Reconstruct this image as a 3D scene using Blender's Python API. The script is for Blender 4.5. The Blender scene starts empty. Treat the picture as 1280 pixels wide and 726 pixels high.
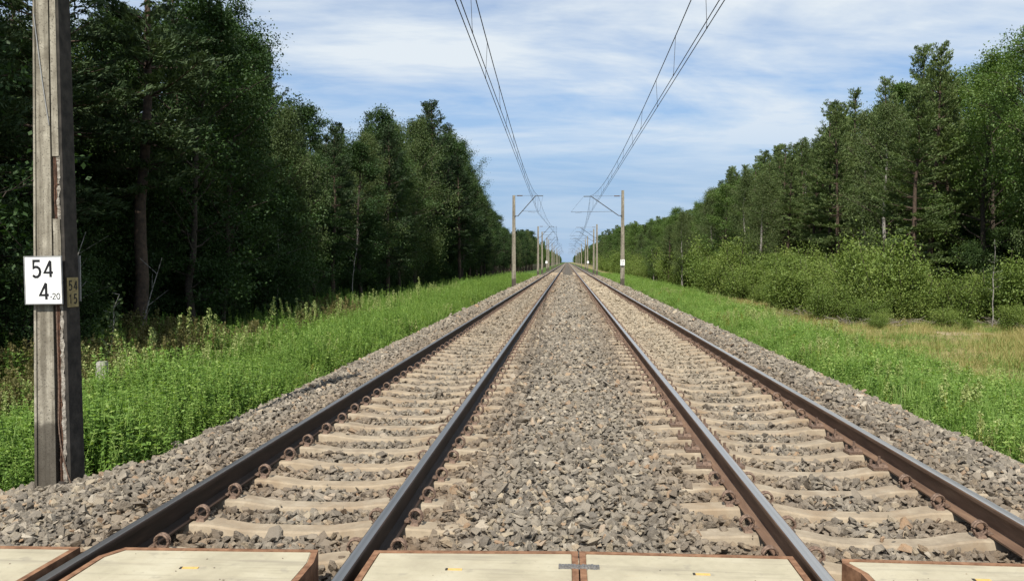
import bpy, bmesh, math, random
import numpy as np
from mathutils import Vector, Matrix

# ------------------------------------------------------------------ camera, light, exposure
SC = bpy.context.scene
COL = SC.collection
cam_d = bpy.data.cameras.new("camera")
cam = bpy.data.objects.new("camera", cam_d)
COL.objects.link(cam)
cam.location = (0, 0, 1.62)
cam.rotation_euler = (math.radians(90 - 1.96), 0, math.radians(3.76))
cam_d.sensor_width = 36
cam_d.lens = 1050 / 1280 * 36
cam_d.clip_start = 0.05
cam_d.clip_end = 9000
SC.camera = cam

SUN_EL, SUN_AZ = math.radians(48), math.radians(10)      # behind the camera, a little to the left
SUN_DIR = Vector((-math.sin(SUN_AZ) * math.cos(SUN_EL), -math.cos(SUN_AZ) * math.cos(SUN_EL), math.sin(SUN_EL)))
sun_d = bpy.data.lights.new("sun", 'SUN')
sun_d.energy = 5.0
sun_d.angle = math.radians(0.5)
sun_d.color = (1.0, 0.95, 0.86)
sun = bpy.data.objects.new("sun", sun_d)
COL.objects.link(sun)
sun.rotation_euler = SUN_DIR.to_track_quat('Z', 'Y').to_euler()

W = bpy.data.worlds.new("World")
SC.world = W
W.use_nodes = True
nt = W.node_tree
nt.nodes.clear()
def N(t, kind, **kw):
    n = t.nodes.new(kind)
    for k, v in kw.items():
        if k in n.inputs.keys() if isinstance(k, str) else False:
            n.inputs[k].default_value = v
        else:
            setattr(n, k, v)
    return n
def ramp(t, fac, stops, interp='LINEAR'):
    n = t.nodes.new('ShaderNodeValToRGB')
    n.color_ramp.interpolation = interp
    e = n.color_ramp.elements
    while len(e) < len(stops): e.new(0.5)
    for i, (p, c) in enumerate(stops):
        e[i].position = p
        e[i].color = (c, c, c, 1) if not hasattr(c, '__len__') else (*c, 1)
    if fac is not None: t.links.new(fac, n.inputs[0])
    return n.outputs[0]
def math_(t, op, a, b=None, clamp=False):
    n = t.nodes.new('ShaderNodeMath'); n.operation = op; n.use_clamp = clamp
    for i, v in enumerate((a, b)):
        if v is None: continue
        if isinstance(v, (int, float)): n.inputs[i].default_value = v
        else: t.links.new(v, n.inputs[i])
    return n.outputs[0]
def mixc(t, fac, a, b, blend='MIX'):
    n = t.nodes.new('ShaderNodeMix'); n.data_type = 'RGBA'; n.blend_type = blend
    for s, v in ((n.inputs[0], fac), (n.inputs[6], a), (n.inputs[7], b)):
        if isinstance(v, (int, float)): s.default_value = v
        elif isinstance(v, (tuple, list)): s.default_value = (*v, 1) if len(v) == 3 else v
        else: t.links.new(v, s)
    return n.outputs[2]
def noise(t, vec, scale, detail=4, rough=0.55, dist=0.0):
    n = t.nodes.new('ShaderNodeTexNoise')
    n.inputs['Scale'].default_value = scale
    n.inputs['Detail'].default_value = detail
    n.inputs['Roughness'].default_value = rough
    n.inputs['Distortion'].default_value = dist
    if vec is not None: t.links.new(vec, n.inputs['Vector'])
    return n.outputs[0]
sky = nt.nodes.new('ShaderNodeTexSky')
sky.sky_type = 'NISHITA'
sky.sun_disc = False
sky.sun_elevation = SUN_EL
sky.sun_rotation = math.atan2(SUN_DIR.x, SUN_DIR.y)
sky.air_density = 1.0
sky.dust_density = 0.0
sky.ozone_density = 4.0
tc = nt.nodes.new('ShaderNodeTexCoord')
sep = nt.nodes.new('ShaderNodeSeparateXYZ')
nt.links.new(tc.outputs['Generated'], sep.inputs[0])
zz = math_(nt, 'ADD', math_(nt, 'MAXIMUM', sep.outputs[2], 0.0), 0.10)
cx = math_(nt, 'DIVIDE', sep.outputs[0], zz)
cy = math_(nt, 'DIVIDE', sep.outputs[1], zz)
comb = nt.nodes.new('ShaderNodeCombineXYZ')
nt.links.new(math_(nt, 'ADD', math_(nt, 'MULTIPLY', cx, 0.55), math_(nt, 'MULTIPLY', cy, -0.30)), comb.inputs[0])
nt.links.new(cy, comb.inputs[1])
comb.inputs[2].default_value = 3.7
c1 = noise(nt, comb.outputs[0], 0.80, 7, 0.55, 0.8)
c2 = noise(nt, comb.outputs[0], 4.2, 5, 0.6, 0.3)
cm = math_(nt, 'ADD', math_(nt, 'MULTIPLY', c1, 0.80), math_(nt, 'MULTIPLY', c2, 0.20))
cmask = ramp(nt, cm, [(0.39, 0.05), (0.475, 0.50), (0.56, 1.0)])
cmask = math_(nt, 'MULTIPLY', cmask, ramp(nt, sep.outputs[2], [(0.0, 0.12), (0.09, 0.36), (0.19, 1.0)]))
skyc = mixc(nt, 1.0, sky.outputs[0], (0.95, 0.95, 0.98), 'MULTIPLY')
low = ramp(nt, sep.outputs[2], [(0.0, 0.95), (0.10, 0.85), (0.2, 0.35), (0.35, 0.0)])
skyc = mixc(nt, low, skyc, (2.35, 3.6, 5.4))
mixed = mixc(nt, cmask, skyc, (5.8, 6.35, 6.85))
bg = nt.nodes.new('ShaderNodeBackground')
bg.inputs[1].default_value = 0.10
nt.links.new(mixed, bg.inputs[0])
wo = nt.nodes.new('ShaderNodeOutputWorld')
nt.links.new(bg.outputs[0], wo.inputs[0])

SC.view_settings.view_transform = 'Standard'
SC.view_settings.look = 'None'
SC.view_settings.exposure = 0.42
SC.view_settings.gamma = 1.0
SC.render.engine = 'CYCLES'
SC.cycles.use_denoising = True
SC.cycles.max_bounces = 6
SC.cycles.diffuse_bounces = 3
SC.cycles.transmission_bounces = 4
SC.cycles.transparent_max_bounces = 4

RNG = np.random.default_rng(11)
random.seed(5)

# ------------------------------------------------------------------ materials
def mat(name, rough=0.85, metal=0.0, spec=0.3):
    m = bpy.data.materials.new(name); m.use_nodes = True
    t = m.node_tree
    p = t.nodes['Principled BSDF']
    p.inputs['Roughness'].default_value = rough
    p.inputs['Metallic'].default_value = metal
    p.inputs['Specular IOR Level'].default_value = spec
    return m, t, p
def pos(t): return t.nodes.new('ShaderNodeNewGeometry').outputs['Position']
def objco(t): return t.nodes.new('ShaderNodeTexCoord').outputs['Object']
def bump(t, p, h, strength=0.4, dist=0.01):
    b = t.nodes.new('ShaderNodeBump'); b.inputs['Strength'].default_value = strength; b.inputs['Distance'].default_value = dist
    t.links.new(h, b.inputs['Height']); t.links.new(b.outputs[0], p.inputs['Normal'])
def simple(name, c1, c2, scale=20, rough=0.85, metal=0.0, bs=0.3, bd=0.005, detail=6, spec=0.3, lo=0.35, hi=0.65):
    m, t, p = mat(name, rough, metal, spec)
    n = noise(t, objco(t), scale, detail, 0.6)
    t.links.new(ramp(t, n, [(lo, c1), (hi, c2)]), p.inputs['Base Color'])
    if bs: bump(t, p, noise(t, objco(t), scale * 2.5, 5, 0.65), bs, bd)
    return m
def foliage(name, stops, trans=0.3, gloss=0.06, objvar=0.35):
    m = bpy.data.materials.new(name); m.use_nodes = True
    t = m.node_tree; t.nodes.clear()
    a = t.nodes.new('ShaderNodeAttribute'); a.attribute_name = 'rnd'
    o = t.nodes.new('ShaderNodeObjectInfo')
    f = math_(t, 'ADD', math_(t, 'MULTIPLY', a.outputs['Fac'], 1 - objvar), math_(t, 'MULTIPLY', o.outputs['Random'], objvar))
    c = ramp(t, f, stops)
    d = t.nodes.new('ShaderNodeBsdfDiffuse'); t.links.new(c, d.inputs[0])
    tr = t.nodes.new('ShaderNodeBsdfTranslucent')
    t.links.new(mixc(t, 1.0, c, (1.15, 1.2, 0.6), 'MULTIPLY'), tr.inputs[0])
    x = t.nodes.new('ShaderNodeMixShader'); x.inputs[0].default_value = trans
    t.links.new(d.outputs[0], x.inputs[1]); t.links.new(tr.outputs[0], x.inputs[2])
    g = t.nodes.new('ShaderNodeBsdfGlossy'); g.inputs['Roughness'].default_value = 0.6
    g.inputs['Color'].default_value = (0.9, 0.95, 0.9, 1)
    y = t.nodes.new('ShaderNodeMixShader'); y.inputs[0].default_value = gloss * .4
    t.links.new(x.outputs[0], y.inputs[1]); t.links.new(g.outputs[0], y.inputs[2])
    out = t.nodes.new('ShaderNodeOutputMaterial'); t.links.new(y.outputs[0], out.inputs[0])
    return m

LC, RC, HG = -1.92, 2.09, 0.7525          # track centres, half distance of the rail heads
M = {}
M['pine'] = foliage('lit_pine_needles', [(0, (.045, .070, .023)), (.5, (.092, .132, .042)), (1, (.170, .212, .075))], .25, .04)  # lit copy: needles brightened for the sunlit forest
M['broad'] = foliage('broad_leaves', [(0, (.044, .084, .017)), (.5, (.084, .145, .030)), (1, (.160, .225, .056))], .35, .06)  # lit copy: leaves brightened for the sunlit forest
M['pine_dark'] = foliage('dark_pine_needles', [(0, (.019, .036, .015)), (.5, (.034, .058, .023)), (1, (.076, .106, .042))], .15, .04)  # shaded copy of the pine needles, forest shade put into the colour
M['broad_dark'] = foliage('dark_broad_leaves', [(0, (.018, .039, .010)), (.5, (.032, .065, .016)), (1, (.080, .126, .034))], .25, .05)  # shaded copy of the broad leaves, forest shade put into the colour
M['birch'] = foliage('birch_leaves', [(0, (.046, .074, .022)), (.5, (.080, .115, .035)), (1, (.150, .178, .064))], .3, .05)
M['bush'] = foliage('bush_leaves', [(0, (.066, .108, .020)), (.5, (.135, .192, .036)), (1, (.250, .295, .080))], .3, .05)
M['weed'] = foliage('weed_leaves', [(0, (.090, .165, .030)), (.5, (.185, .305, .060)), (1, (.340, .430, .125))], .42, .05, .5)
M['grass'] = foliage('grass_blades', [(0, (.105, .195, .038)), (.5, (.185, .310, .065)), (1, (.310, .410, .120))], .42, .05, .5)
M['dry'] = foliage('dry_grass', [(0, (.15, .17, .045)), (.5, (.28, .255, .09)), (1, (.45, .37, .17))], .3, .03, .5)
M['brown'] = foliage('dead_weed', [(0, (.075, .080, .026)), (.5, (.135, .125, .045)), (1, (.22, .19, .08))], .3, .03, .5)
M['plume'] = foliage('plume_flowers', [(0, (.20, .26, .085)), (.5, (.31, .36, .13)), (1, (.44, .46, .21))], .3, .03, .4)
M['rusty_leaf'] = foliage('rusty_leaves', [(0, (.09, .05, .02)), (1, (.16, .09, .035))], .3, .03)
M['bark'] = simple('bark', (.035, .028, .022), (.085, .066, .05), 14, .95, bs=.6, bd=.02)
M['pine_bark'] = simple('pine_bark', (.040, .030, .023), (.095, .064, .045), 9, .95, bs=.6, bd=.02)
M['birch_bark'] = simple('birch_bark', (.05, .045, .04), (.27, .25, .225), 7, .8, bs=.2, lo=.38, hi=.5)

def ballast_mat(name, inst):
    m, t, p = mat(name, .92, 0, .25)
    P = pos(t)
    s = t.nodes.new('ShaderNodeSeparateXYZ'); t.links.new(P, s.inputs[0])
    if inst:
        o = t.nodes.new('ShaderNodeObjectInfo')
        c = ramp(t, o.outputs['Random'], [(0, (.085, .074, .062)), (.22, (.285, .244, .190)), (.38, (.125, .110, .092)), (.62, (.36, .31, .24)),
                                          (.74, (.165, .144, .116)), (.89, (.40, .33, .23)), (.955, (.33, .20, .11)), (.985, (.48, .42, .33))], 'LINEAR')
        g = noise(t, objco(t), 3.0, 5, .7)
        c = mixc(t, ramp(t, g, [(.3, 0.0), (.75, .55)]), c, (.27, .235, .185))
        bump(t, p, noise(t, objco(t), 6, 4, .7), .5, .06)
    else:
        v = t.nodes.new('ShaderNodeTexVoronoi'); v.inputs['Scale'].default_value = 14; t.links.new(P, v.inputs['Vector'])
        sv = t.nodes.new('ShaderNodeSeparateColor'); t.links.new(v.outputs['Color'], sv.inputs[0])
        c = ramp(t, sv.outputs[0], [(0, (.04, .036, .03)), (.4, (.075, .066, .055)), (.8, (.13, .112, .09)), (1, (.19, .155, .115))])
        bump(t, p, v.outputs['Distance'], .9, .04)
    # brown brake dust and rust lying along the rails
    near = None
    for xr in (LC - HG, LC + HG, RC - HG, RC + HG):
        d = math_(t, 'ABSOLUTE', math_(t, 'SUBTRACT', s.outputs[0], xr))
        near = d if near is None else math_(t, 'MINIMUM', near, d)
    nn = noise(t, P, 1.6, 4, .6)
    dust = math_(t, 'MULTIPLY', ramp(t, near, [(.05, .85), (.75, .0)]), ramp(t, nn, [(.35, .45), (.65, 1.0)]))
    c = mixc(t, dust, c, (.185, .125, .078))
    big = ramp(t, noise(t, P, .45, 3, .6), [(.45, 0.0), (.7, .5)])
    c = mixc(t, big, c, (.155, .13, .10))
    # pale sand worked up between the rails of the second track
    mid = math_(t, 'ABSOLUTE', math_(t, 'SUBTRACT', s.outputs[0], RC))
    sand = math_(t, 'MULTIPLY', ramp(t, mid, [(.6, 1.0), (.85, 0.0)]), ramp(t, math_(t, 'DIVIDE', s.outputs[1], 200), [(.05, 0.0), (.10, .8), (.30, .9), (.50, .35)]))
    sand = math_(t, 'MULTIPLY', sand, ramp(t, noise(t, P, .7, 4, .6), [(.25, .45), (.6, 1.0)]))
    c = mixc(t, sand, c, (.40, .335, .24))
    ml = math_(t, 'ABSOLUTE', math_(t, 'SUBTRACT', s.outputs[0], LC))
    sl = math_(t, 'MULTIPLY', ramp(t, ml, [(.6, 1.0), (.85, 0.0)]), ramp(t, math_(t, 'DIVIDE', s.outputs[1], 200), [(.04, 0.0), (.12, .35), (.5, .3)]))
    c = mixc(t, sl, c, (.33, .275, .20))
    t.links.new(c, p.inputs['Base Color'])
    return m
M['stone'] = ballast_mat('ballast_stone', True)
M['ballast'] = ballast_mat('ballast_bed', False)

# sleepers: pale sandy concrete, brown towards the rail seats
m, t, p = mat('sleeper_concrete', .9, 0, .25)
P = pos(t); s = t.nodes.new('ShaderNodeSeparateXYZ'); t.links.new(P, s.inputs[0])
o = t.nodes.new('ShaderNodeObjectInfo')
c = ramp(t, noise(t, P, 6, 6, .65), [(.3, (.20, .160, .115)), (.55, (.305, .252, .183)), (.75, (.385, .33, .25))])
c = mixc(t, math_(t, 'MULTIPLY', o.outputs['Random'], .3), c, (.36, .27, .17))
c = mixc(t, ramp(t, noise(t, P, 2.3, 3, .6), [(.5, 0.0), (.68, .55)]), c, (.22, .15, .09))
c = mixc(t, ramp(t, noise(t, P, 60, 3, .6), [(.58, 0.0), (.7, .4)]), c, (.20, .17, .14))
t.links.new(c, p.inputs['Base Color'])
bump(t, p, noise(t, P, 70, 5, .7), .4, .004)
M['sleeper'] = m

# rail: rusty side and polished running band
m, t, p = mat('rail_rust', .75, 0, .3)
P = pos(t); s = t.nodes.new('ShaderNodeSeparateXYZ'); t.links.new(P, s.inputs[0])
stretch = t.nodes.new('ShaderNodeMapping'); stretch.inputs['Scale'].default_value = (8, 1.2, 10); t.links.new(P, stretch.inputs[0])
c = ramp(t, noise(t, stretch.outputs[0], 2, 6, .6), [(.3, (.105, .062, .040)), (.55, (.165, .100, .064)), (.8, (.25, .16, .10))])
t.links.new(c, p.inputs['Base Color'])
bump(t, p, noise(t, P, 60, 4, .6), .25, .003)
M['rail_rust'] = m  # lit copy: rust brightened to stand for sun on the rail faces
m, t, p = mat('rail_oily_grime', .7, 0, .3)  # shaded copy of the rail rust, shade on the faces put into the colour
P = pos(t)
stretch = t.nodes.new('ShaderNodeMapping'); stretch.inputs['Scale'].default_value = (8, 1.2, 10); t.links.new(P, stretch.inputs[0])
t.links.new(ramp(t, noise(t, stretch.outputs[0], 2, 6, .6), [(.3, (.014, .009, .006)), (.55, (.027, .016, .011)), (.8, (.058, .035, .023))]), p.inputs['Base Color'])
bump(t, p, noise(t, P, 60, 4, .6), .25, .003)
M['rail_grime'] = m
def steel(name, lo, hi):
    m, t, p = mat(name, .27, 1.0, .5)
    P = pos(t)
    st = t.nodes.new('ShaderNodeMapping'); st.inputs['Scale'].default_value = (45, .25, 1); t.links.new(P, st.inputs[0])
    sn = noise(t, st.outputs[0], 1, 4, .6)
    t.links.new(ramp(t, sn, [(.3, lo), (.7, hi)]), p.inputs['Base Color'])
    t.links.new(ramp(t, sn, [(.3, .34), (.7, .46)]), p.inputs['Roughness'])
    return m
M['rail_steel'] = steel('rail_steel', (.56, .52, .48), (.72, .68, .63))
M['rail_dark_steel'] = steel('rail_dark_steel', (.25, .24, .23), (.42, .405, .39))
M['clip'] = simple('clip_rust', (.09, .058, .042), (.22, .150, .110), 60, .7, 0.2, .4, .002)
M['rust'] = simple('rusted_angle_iron', (.13, .062, .032), (.27, .145, .08), 16, .85, 0, .4, .004)
M['grey_steel'] = simple('weld_steel', (.10, .095, .09), (.24, .235, .23), 120, .6, .3, .8, .006)

# crossing panels: cream worn concrete with scuffs
m, t, p = mat('panel_concrete', .85, 0, .3)
P = pos(t)
c = ramp(t, noise(t, P, 2.4, 7, .65), [(.28, (.31, .277, .195)), (.5, (.40, .358, .255)), (.72, (.46, .42, .31))])
mp = t.nodes.new('ShaderNodeMapping'); mp.inputs['Scale'].default_value = (1, 5, 1); mp.inputs['Rotation'].default_value = (0, 0, .3); t.links.new(P, mp.inputs[0])
c = mixc(t, ramp(t, noise(t, mp.outputs[0], 5, 5, .7), [(.57, 0.0), (.72, .5)]), c, (.40, .33, .225))
c = mixc(t, ramp(t, noise(t, P, 38, 4, .7), [(.60, 0.0), (.68, .5)]), c, (.30, .26, .20))
c = mixc(t, ramp(t, noise(t, P, 9, 3, .5), [(.62, 0.0), (.70, .45)]), c, (.24, .215, .17))
c = mixc(t, ramp(t, noise(t, P, 1.1, 6, .7), [(.48, 0.0), (.66, .5)]), c, (.29, .25, .18))
tm = t.nodes.new('ShaderNodeMapping'); tm.inputs['Scale'].default_value = (.5, 7, 1); t.links.new(P, tm.inputs[0])
c = mixc(t, ramp(t, noise(t, tm.outputs[0], 1.7, 4, .65), [(.52, 0.0), (.68, .55)]), c, (.20, .175, .135))
t.links.new(c, p.inputs['Base Color'])
bump(t, p, noise(t, P, 80, 5, .7), .35, .003)
M['panel'] = m
M['yellow'] = simple('lifting_eye_yellow', (.48, .30, .09), (.62, .42, .14), 40, .8)
M['hole_shade'] = simple('recess_shade', (.02, .018, .016), (.04, .035, .03), 30, .95)  # solid dark pieces; the shade inside holes and slots is in the colour

# mast concrete: stained, with dark streaks and a damp sooty foot
m, t, p = mat('mast_concrete', .92, 0, .2)
O = objco(t); s = t.nodes.new('ShaderNodeSeparateXYZ'); t.links.new(O, s.inputs[0])
mp = t.nodes.new('ShaderNodeMapping'); mp.inputs['Scale'].default_value = (14, 14, .8); t.links.new(O, mp.inputs[0])
c = ramp(t, noise(t, O, 9, 6, .65), [(.3, (.19, .168, .13)), (.55, (.31, .282, .225)), (.78, (.43, .395, .32))])
c = mixc(t, ramp(t, noise(t, mp.outputs[0], 1.3, 5, .65), [(.42, 0.0), (.62, .75)]), c, (.10, .086, .064))
c = mixc(t, ramp(t, noise(t, O, 70, 3, .6), [(.58, 0.0), (.66, .75)]), c, (.05, .043, .035))
foot = math_(t, 'ADD', s.outputs[2], math_(t, 'MULTIPLY', noise(t, O, 7, 3, .6), .22))
c = mixc(t, ramp(t, foot, [(.02, .8), (.28, .72), (.34, 0.0)]), c, (.045, .038, .03))
t.links.new(c, p.inputs['Base Color'])
bump(t, p, noise(t, O, 60, 5, .7), .5, .006)
M['mast'] = m
M['mast_dark'] = simple('shaded_stained_mast', (.020, .018, .015), (.055, .048, .040), 10, .92, bs=.4)  # shade of the mast's side face put into the colour; foot edge stained
M['broken'] = simple('broken_concrete', (.14, .12, .095), (.40, .365, .31), 22, .95, bs=.9, bd=.02)
M['rebar'] = simple('rebar_rust', (.045, .024, .016), (.13, .068, .042), 40, .9, bs=.5)
M['bracket'] = simple('bracket_steel', (.060, .068, .078), (.12, .13, .14), 10, .6, .3, bs=0)
M['insulator'] = simple('insulator_porcelain', (.10, .07, .055), (.16, .115, .09), 10, .35, bs=0)
M['wire'] = simple('copper_wire', (.030, .028, .028), (.055, .05, .048), 10, .6, .4, bs=0)
m, t, p = mat('sign_white', .45, 0, .4)
c = ramp(t, noise(t, objco(t), 4, 5, .6), [(.3, (.70, .705, .68)), (.6, (.80, .80, .775))])
t.links.new(c, p.inputs['Base Color']); M['white'] = m
M['sign_edge'] = simple('sign_back', (.22, .22, .22), (.34, .34, .33), 12, .6, .2, bs=0)
M['ink'] = simple('sign_ink', (.008, .008, .009), (.014, .014, .015), 30, .5, bs=0)
M['ochre'] = simple('old_ochre_plate', (.21, .165, .075), (.33, .27, .13), 22, .85, bs=.2)
M['marker'] = simple('marker_concrete', (.22, .21, .185), (.42, .40, .36), 18, .9, bs=.4)

def soil_mat():
    m, t, p = mat('meadow_soil', .97, 0, .1)
    P = pos(t); s = t.nodes.new('ShaderNodeSeparateXYZ'); t.links.new(P, s.inputs[0])
    n = noise(t, P, .5, 6, .6); n2 = noise(t, P, 6, 5, .65)
    green = ramp(t, n2, [(.3, (.038, .070, .016)), (.6, (.075, .125, .028)), (.8, (.12, .145, .045))])
    dry = ramp(t, n2, [(.3, (.13, .13, .05)), (.55, (.24, .205, .09)), (.75, (.40, .33, .19))])
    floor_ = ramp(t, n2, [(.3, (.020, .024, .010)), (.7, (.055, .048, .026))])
    wob = math_(t, 'ADD', s.outputs[0], math_(t, 'MULTIPLY', math_(t, 'SUBTRACT', n, .5), 3.0))
    c = mixc(t, ramp(t, math_(t, 'DIVIDE', wob, 40), [(.20, 0.0), (.225, 1.0), (.45, 1.0), (.5, 0.0)]), green, dry)
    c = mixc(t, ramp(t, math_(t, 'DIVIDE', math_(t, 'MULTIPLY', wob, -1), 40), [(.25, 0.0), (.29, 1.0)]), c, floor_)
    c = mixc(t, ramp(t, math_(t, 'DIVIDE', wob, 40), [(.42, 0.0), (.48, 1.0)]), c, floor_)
    t.links.new(c, p.inputs['Base Color'])
    bump(t, p, n2, .6, .06)
    return m
M['soil'] = soil_mat()
M['dead_twig'] = simple('dead_twig', (.10, .085, .065), (.26, .23, .19), 12, .95, bs=0)
M['sand'] = simple('bare_sand', (.22, .175, .105), (.36, .295, .19), 3, .97, bs=.5, bd=.03)

# ------------------------------------------------------------------ mesh helpers
def tag(o, label=None, cat=None, group=None, kind=None):
    if label: o['label'] = label
    if cat: o['category'] = cat
    if group: o['group'] = group
    if kind: o['kind'] = kind
    return o
def empty(name, loc=(0, 0, 0), rz=0.0):
    o = bpy.data.objects.new(name, None); COL.objects.link(o)
    o.location = loc; o.rotation_euler = (0, 0, rz); o.empty_display_size = .2
    return o
def link(name, me, parent=None, loc=None):
    o = bpy.data.objects.new(name, me); COL.objects.link(o)
    if parent: o.parent = parent
    if loc is not None: o.location = loc
    return o
def copy_tree(o, parent=None):
    c = o.copy(); COL.objects.link(c)
    if parent: c.parent = parent
    for ch in list(o.children): copy_tree(ch, c)
    return c

class Geo:
    """collects quads (numpy) with a material slot and a random value per face"""
    def __init__(s): s.v, s.f, s.m, s.r, s.n = [], [], [], [], 0
    def add(s, v, f, mi=0, r=None):
        v = np.asarray(v, float).reshape(-1, 3); f = np.asarray(f, int).reshape(-1, 4)
        s.v.append(v); s.f.append(f + s.n); s.n += len(v)
        s.m.append(np.full(len(f), mi)); s.r.append(np.full(len(f), .5) if r is None else np.asarray(r, float))
    def tube(s, pts, rad, sides=6, mi=0, cap=False):
        pts = np.asarray(pts, float); n = len(pts)
        rad = np.full(n, rad) if np.isscalar(rad) else np.asarray(rad, float)
        tg = np.gradient(pts, axis=0); tg /= np.linalg.norm(tg, axis=1)[:, None] + 1e-9
        ref = np.array([0, 0, 1.]) if abs(tg[:, 2]).mean() < .8 else np.array([1., 0, 0])
        a = np.cross(tg, ref); a /= np.linalg.norm(a, axis=1)[:, None] + 1e-9
        b = np.cross(tg, a)
        th = np.arange(sides) / sides * 2 * np.pi
        v = pts[:, None] + rad[:, None, None] * (np.cos(th)[None, :, None] * a[:, None] + np.sin(th)[None, :, None] * b[:, None])
        i, j = np.meshgrid(np.arange(n - 1), np.arange(sides), indexing='ij')
        j2 = (j + 1) % sides
        f = np.stack([i * sides + j, i * sides + j2, (i + 1) * sides + j2, (i + 1) * sides + j], -1)
        s.add(v, f, mi)
        if cap and sides == 6:
            for k, fl in ((0, 1), (n - 1, 0)):
                q = np.array([[0, 1, 2, 3], [3, 4, 5, 0]]) if not fl else np.array([[3, 2, 1, 0], [0, 5, 4, 3]])
                s.add(v[k], q, mi)
    def box(s, c, d, mi=0, rot=None, taper=1.0):
        x, y, z = np.array(d) / 2
        v = np.array([[-x, -y, -z], [x, -y, -z], [x, y, -z], [-x, y, -z], [-x * taper, -y * taper, z], [x * taper, -y * taper, z], [x * taper, y * taper, z], [-x * taper, y * taper, z]])
        if rot is not None: v = v @ np.array(rot).T
        s.add(v + np.array(c), [[3, 2, 1, 0], [4, 5, 6, 7], [0, 1, 5, 4], [1, 2, 6, 5], [2, 3, 7, 6], [3, 0, 4, 7]], mi)
    def leaves(s, P, size, rng, up=.4, elong=1.8, axis=None, axw=0.0, mi=0, r=None):
        P = np.asarray(P, float); n = len(P)
        a = rng.normal(size=(n, 3))
        if axis is not None: a = a * (1 - axw) * .6 + np.asarray(axis) * axw
        a /= np.linalg.norm(a, axis=1)[:, None] + 1e-9
        nr = rng.normal(size=(n, 3)) * (1 - up * .5); nr[:, 2] = np.abs(nr[:, 2]) + up * 1.5
        b = np.cross(a, nr); b /= np.linalg.norm(b, axis=1)[:, None] + 1e-9
        L = (size * rng.uniform(.65, 1.3, n))[:, None]; Wd = L / elong
        v = np.stack([P - a * L / 2, P + b * Wd / 2 + a * L * .05, P + a * L / 2, P - b * Wd / 2 + a * L * .05], 1)
        s.add(v, np.arange(4 * n).reshape(n, 4), mi, rng.uniform(0, 1, n) if r is None else r)
    def mesh(s, name, mats, smooth=False):
        v = np.concatenate(s.v); f = np.concatenate(s.f); mi = np.concatenate(s.m); r = np.concatenate(s.r)
        me = bpy.data.meshes.new(name)
        me.vertices.add(len(v)); me.vertices.foreach_set('co', v.ravel().astype(np.float32))
        me.loops.add(f.size); me.loops.foreach_set('vertex_index', f.ravel().astype(np.int32))
        me.polygons.add(len(f)); me.polygons.foreach_set('loop_start', (np.arange(len(f)) * 4).astype(np.int32))
        for mm in mats: me.materials.append(mm)
        me.polygons.foreach_set('material_index', mi.astype(np.int32))
        me.polygons.foreach_set('use_smooth', np.full(len(f), smooth))
        at = me.attributes.new('rnd', 'FLOAT', 'FACE'); at.data.foreach_set('value', r.astype(np.float32))
        me.update(calc_edges=True)
        return me

def prism(name, poly, z0, z1, mats, top=0, side=0, bevel=0.0):
    """polygon in x/y pulled up from z0 to z1"""
    bm = bmesh.new()
    lo = [bm.verts.new((x, y, z0)) for x, y in poly]; hi = [bm.verts.new((x, y, z1)) for x, y in poly]
    ft = bm.faces.new(hi); ft.material_index = top
    fb = bm.faces.new(lo[::-1]); fb.material_index = side
    n = len(poly)
    for i in range(n):
        f = bm.faces.new((lo[i], lo[(i + 1) % n], hi[(i + 1) % n], hi[i])); f.material_index = side
    bmesh.ops.recalc_face_normals(bm, faces=bm.faces)
    if bevel: bmesh.ops.bevel(bm, geom=list(ft.edges), offset=bevel, segments=2, affect='EDGES')
    me = bpy.data.meshes.new(name); bm.to_mesh(me); bm.free()
    for q in mats: me.materials.append(q)
    return me
def grid_mesh(name, X, Y, Z, m, smooth=True):
    ny, nx = X.shape
    v = np.stack([X, Y, Z], -1).reshape(-1, 3)
    i, j = np.meshgrid(np.arange(ny - 1), np.arange(nx - 1), indexing='ij')
    f = np.stack([i * nx + j, i * nx + j + 1, (i + 1) * nx + j + 1, (i + 1) * nx + j], -1).reshape(-1, 4)
    g = Geo(); g.add(v, f)
    return g.mesh(name, [m], smooth)

# smooth value noise for relief
_T = RNG.uniform(-1, 1, (64, 64))
def vnoise(x, y, s):
    x = np.asarray(x, float) / s; y = np.asarray(y, float) / s
    xi, yi = np.floor(x).astype(int), np.floor(y).astype(int); fx, fy = x - xi, y - yi
    fx, fy = fx * fx * (3 - 2 * fx), fy * fy * (3 - 2 * fy)
    g = lambda a, b: _T[a % 64, b % 64]
    return (g(xi, yi) * (1 - fx) + g(xi + 1, yi) * fx) * (1 - fy) + (g(xi, yi + 1) * (1 - fx) + g(xi + 1, yi + 1) * fx) * fy
def sstep(a, b, x): q = np.clip((np.asarray(x, float) - a) / (b - a), 0, 1); return q * q * (3 - 2 * q)

# ------------------------------------------------------------------ ground, ballast
def ground_z(x, y):
    x = np.asarray(x, float); y = np.asarray(y, float)
    z = -.92 + .07 * vnoise(x, y, 3.1) + .03 * vnoise(x, y, 1.1)
    z = z - .12 * sstep(5.5, 9, np.abs(x)) + .25 * sstep(12, 26, np.abs(x)) * (1 + .5 * vnoise(x, y, 9))
    mid = sstep(-5.3, -4.4, x) * (1 - sstep(5.2, 6.1, x))
    z = z - mid * .45
    z = z - (1 - sstep(6.4, 7.4, y)) * sstep(-12, -10, x) * (1 - sstep(-4.6, -4.4, x)) * .3
    return z
xs = np.unique(np.concatenate([np.linspace(-2500, -60, 14), np.linspace(-60, -24, 13), np.arange(-24, 24.1, .5), np.linspace(24, 60, 13), np.linspace(60, 2500, 14)]))
ys = np.unique(np.concatenate([np.linspace(-120, -5, 9), np.arange(-5, 60, .6), np.linspace(60, 220, 60), np.linspace(220, 4200, 40)]))
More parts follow.
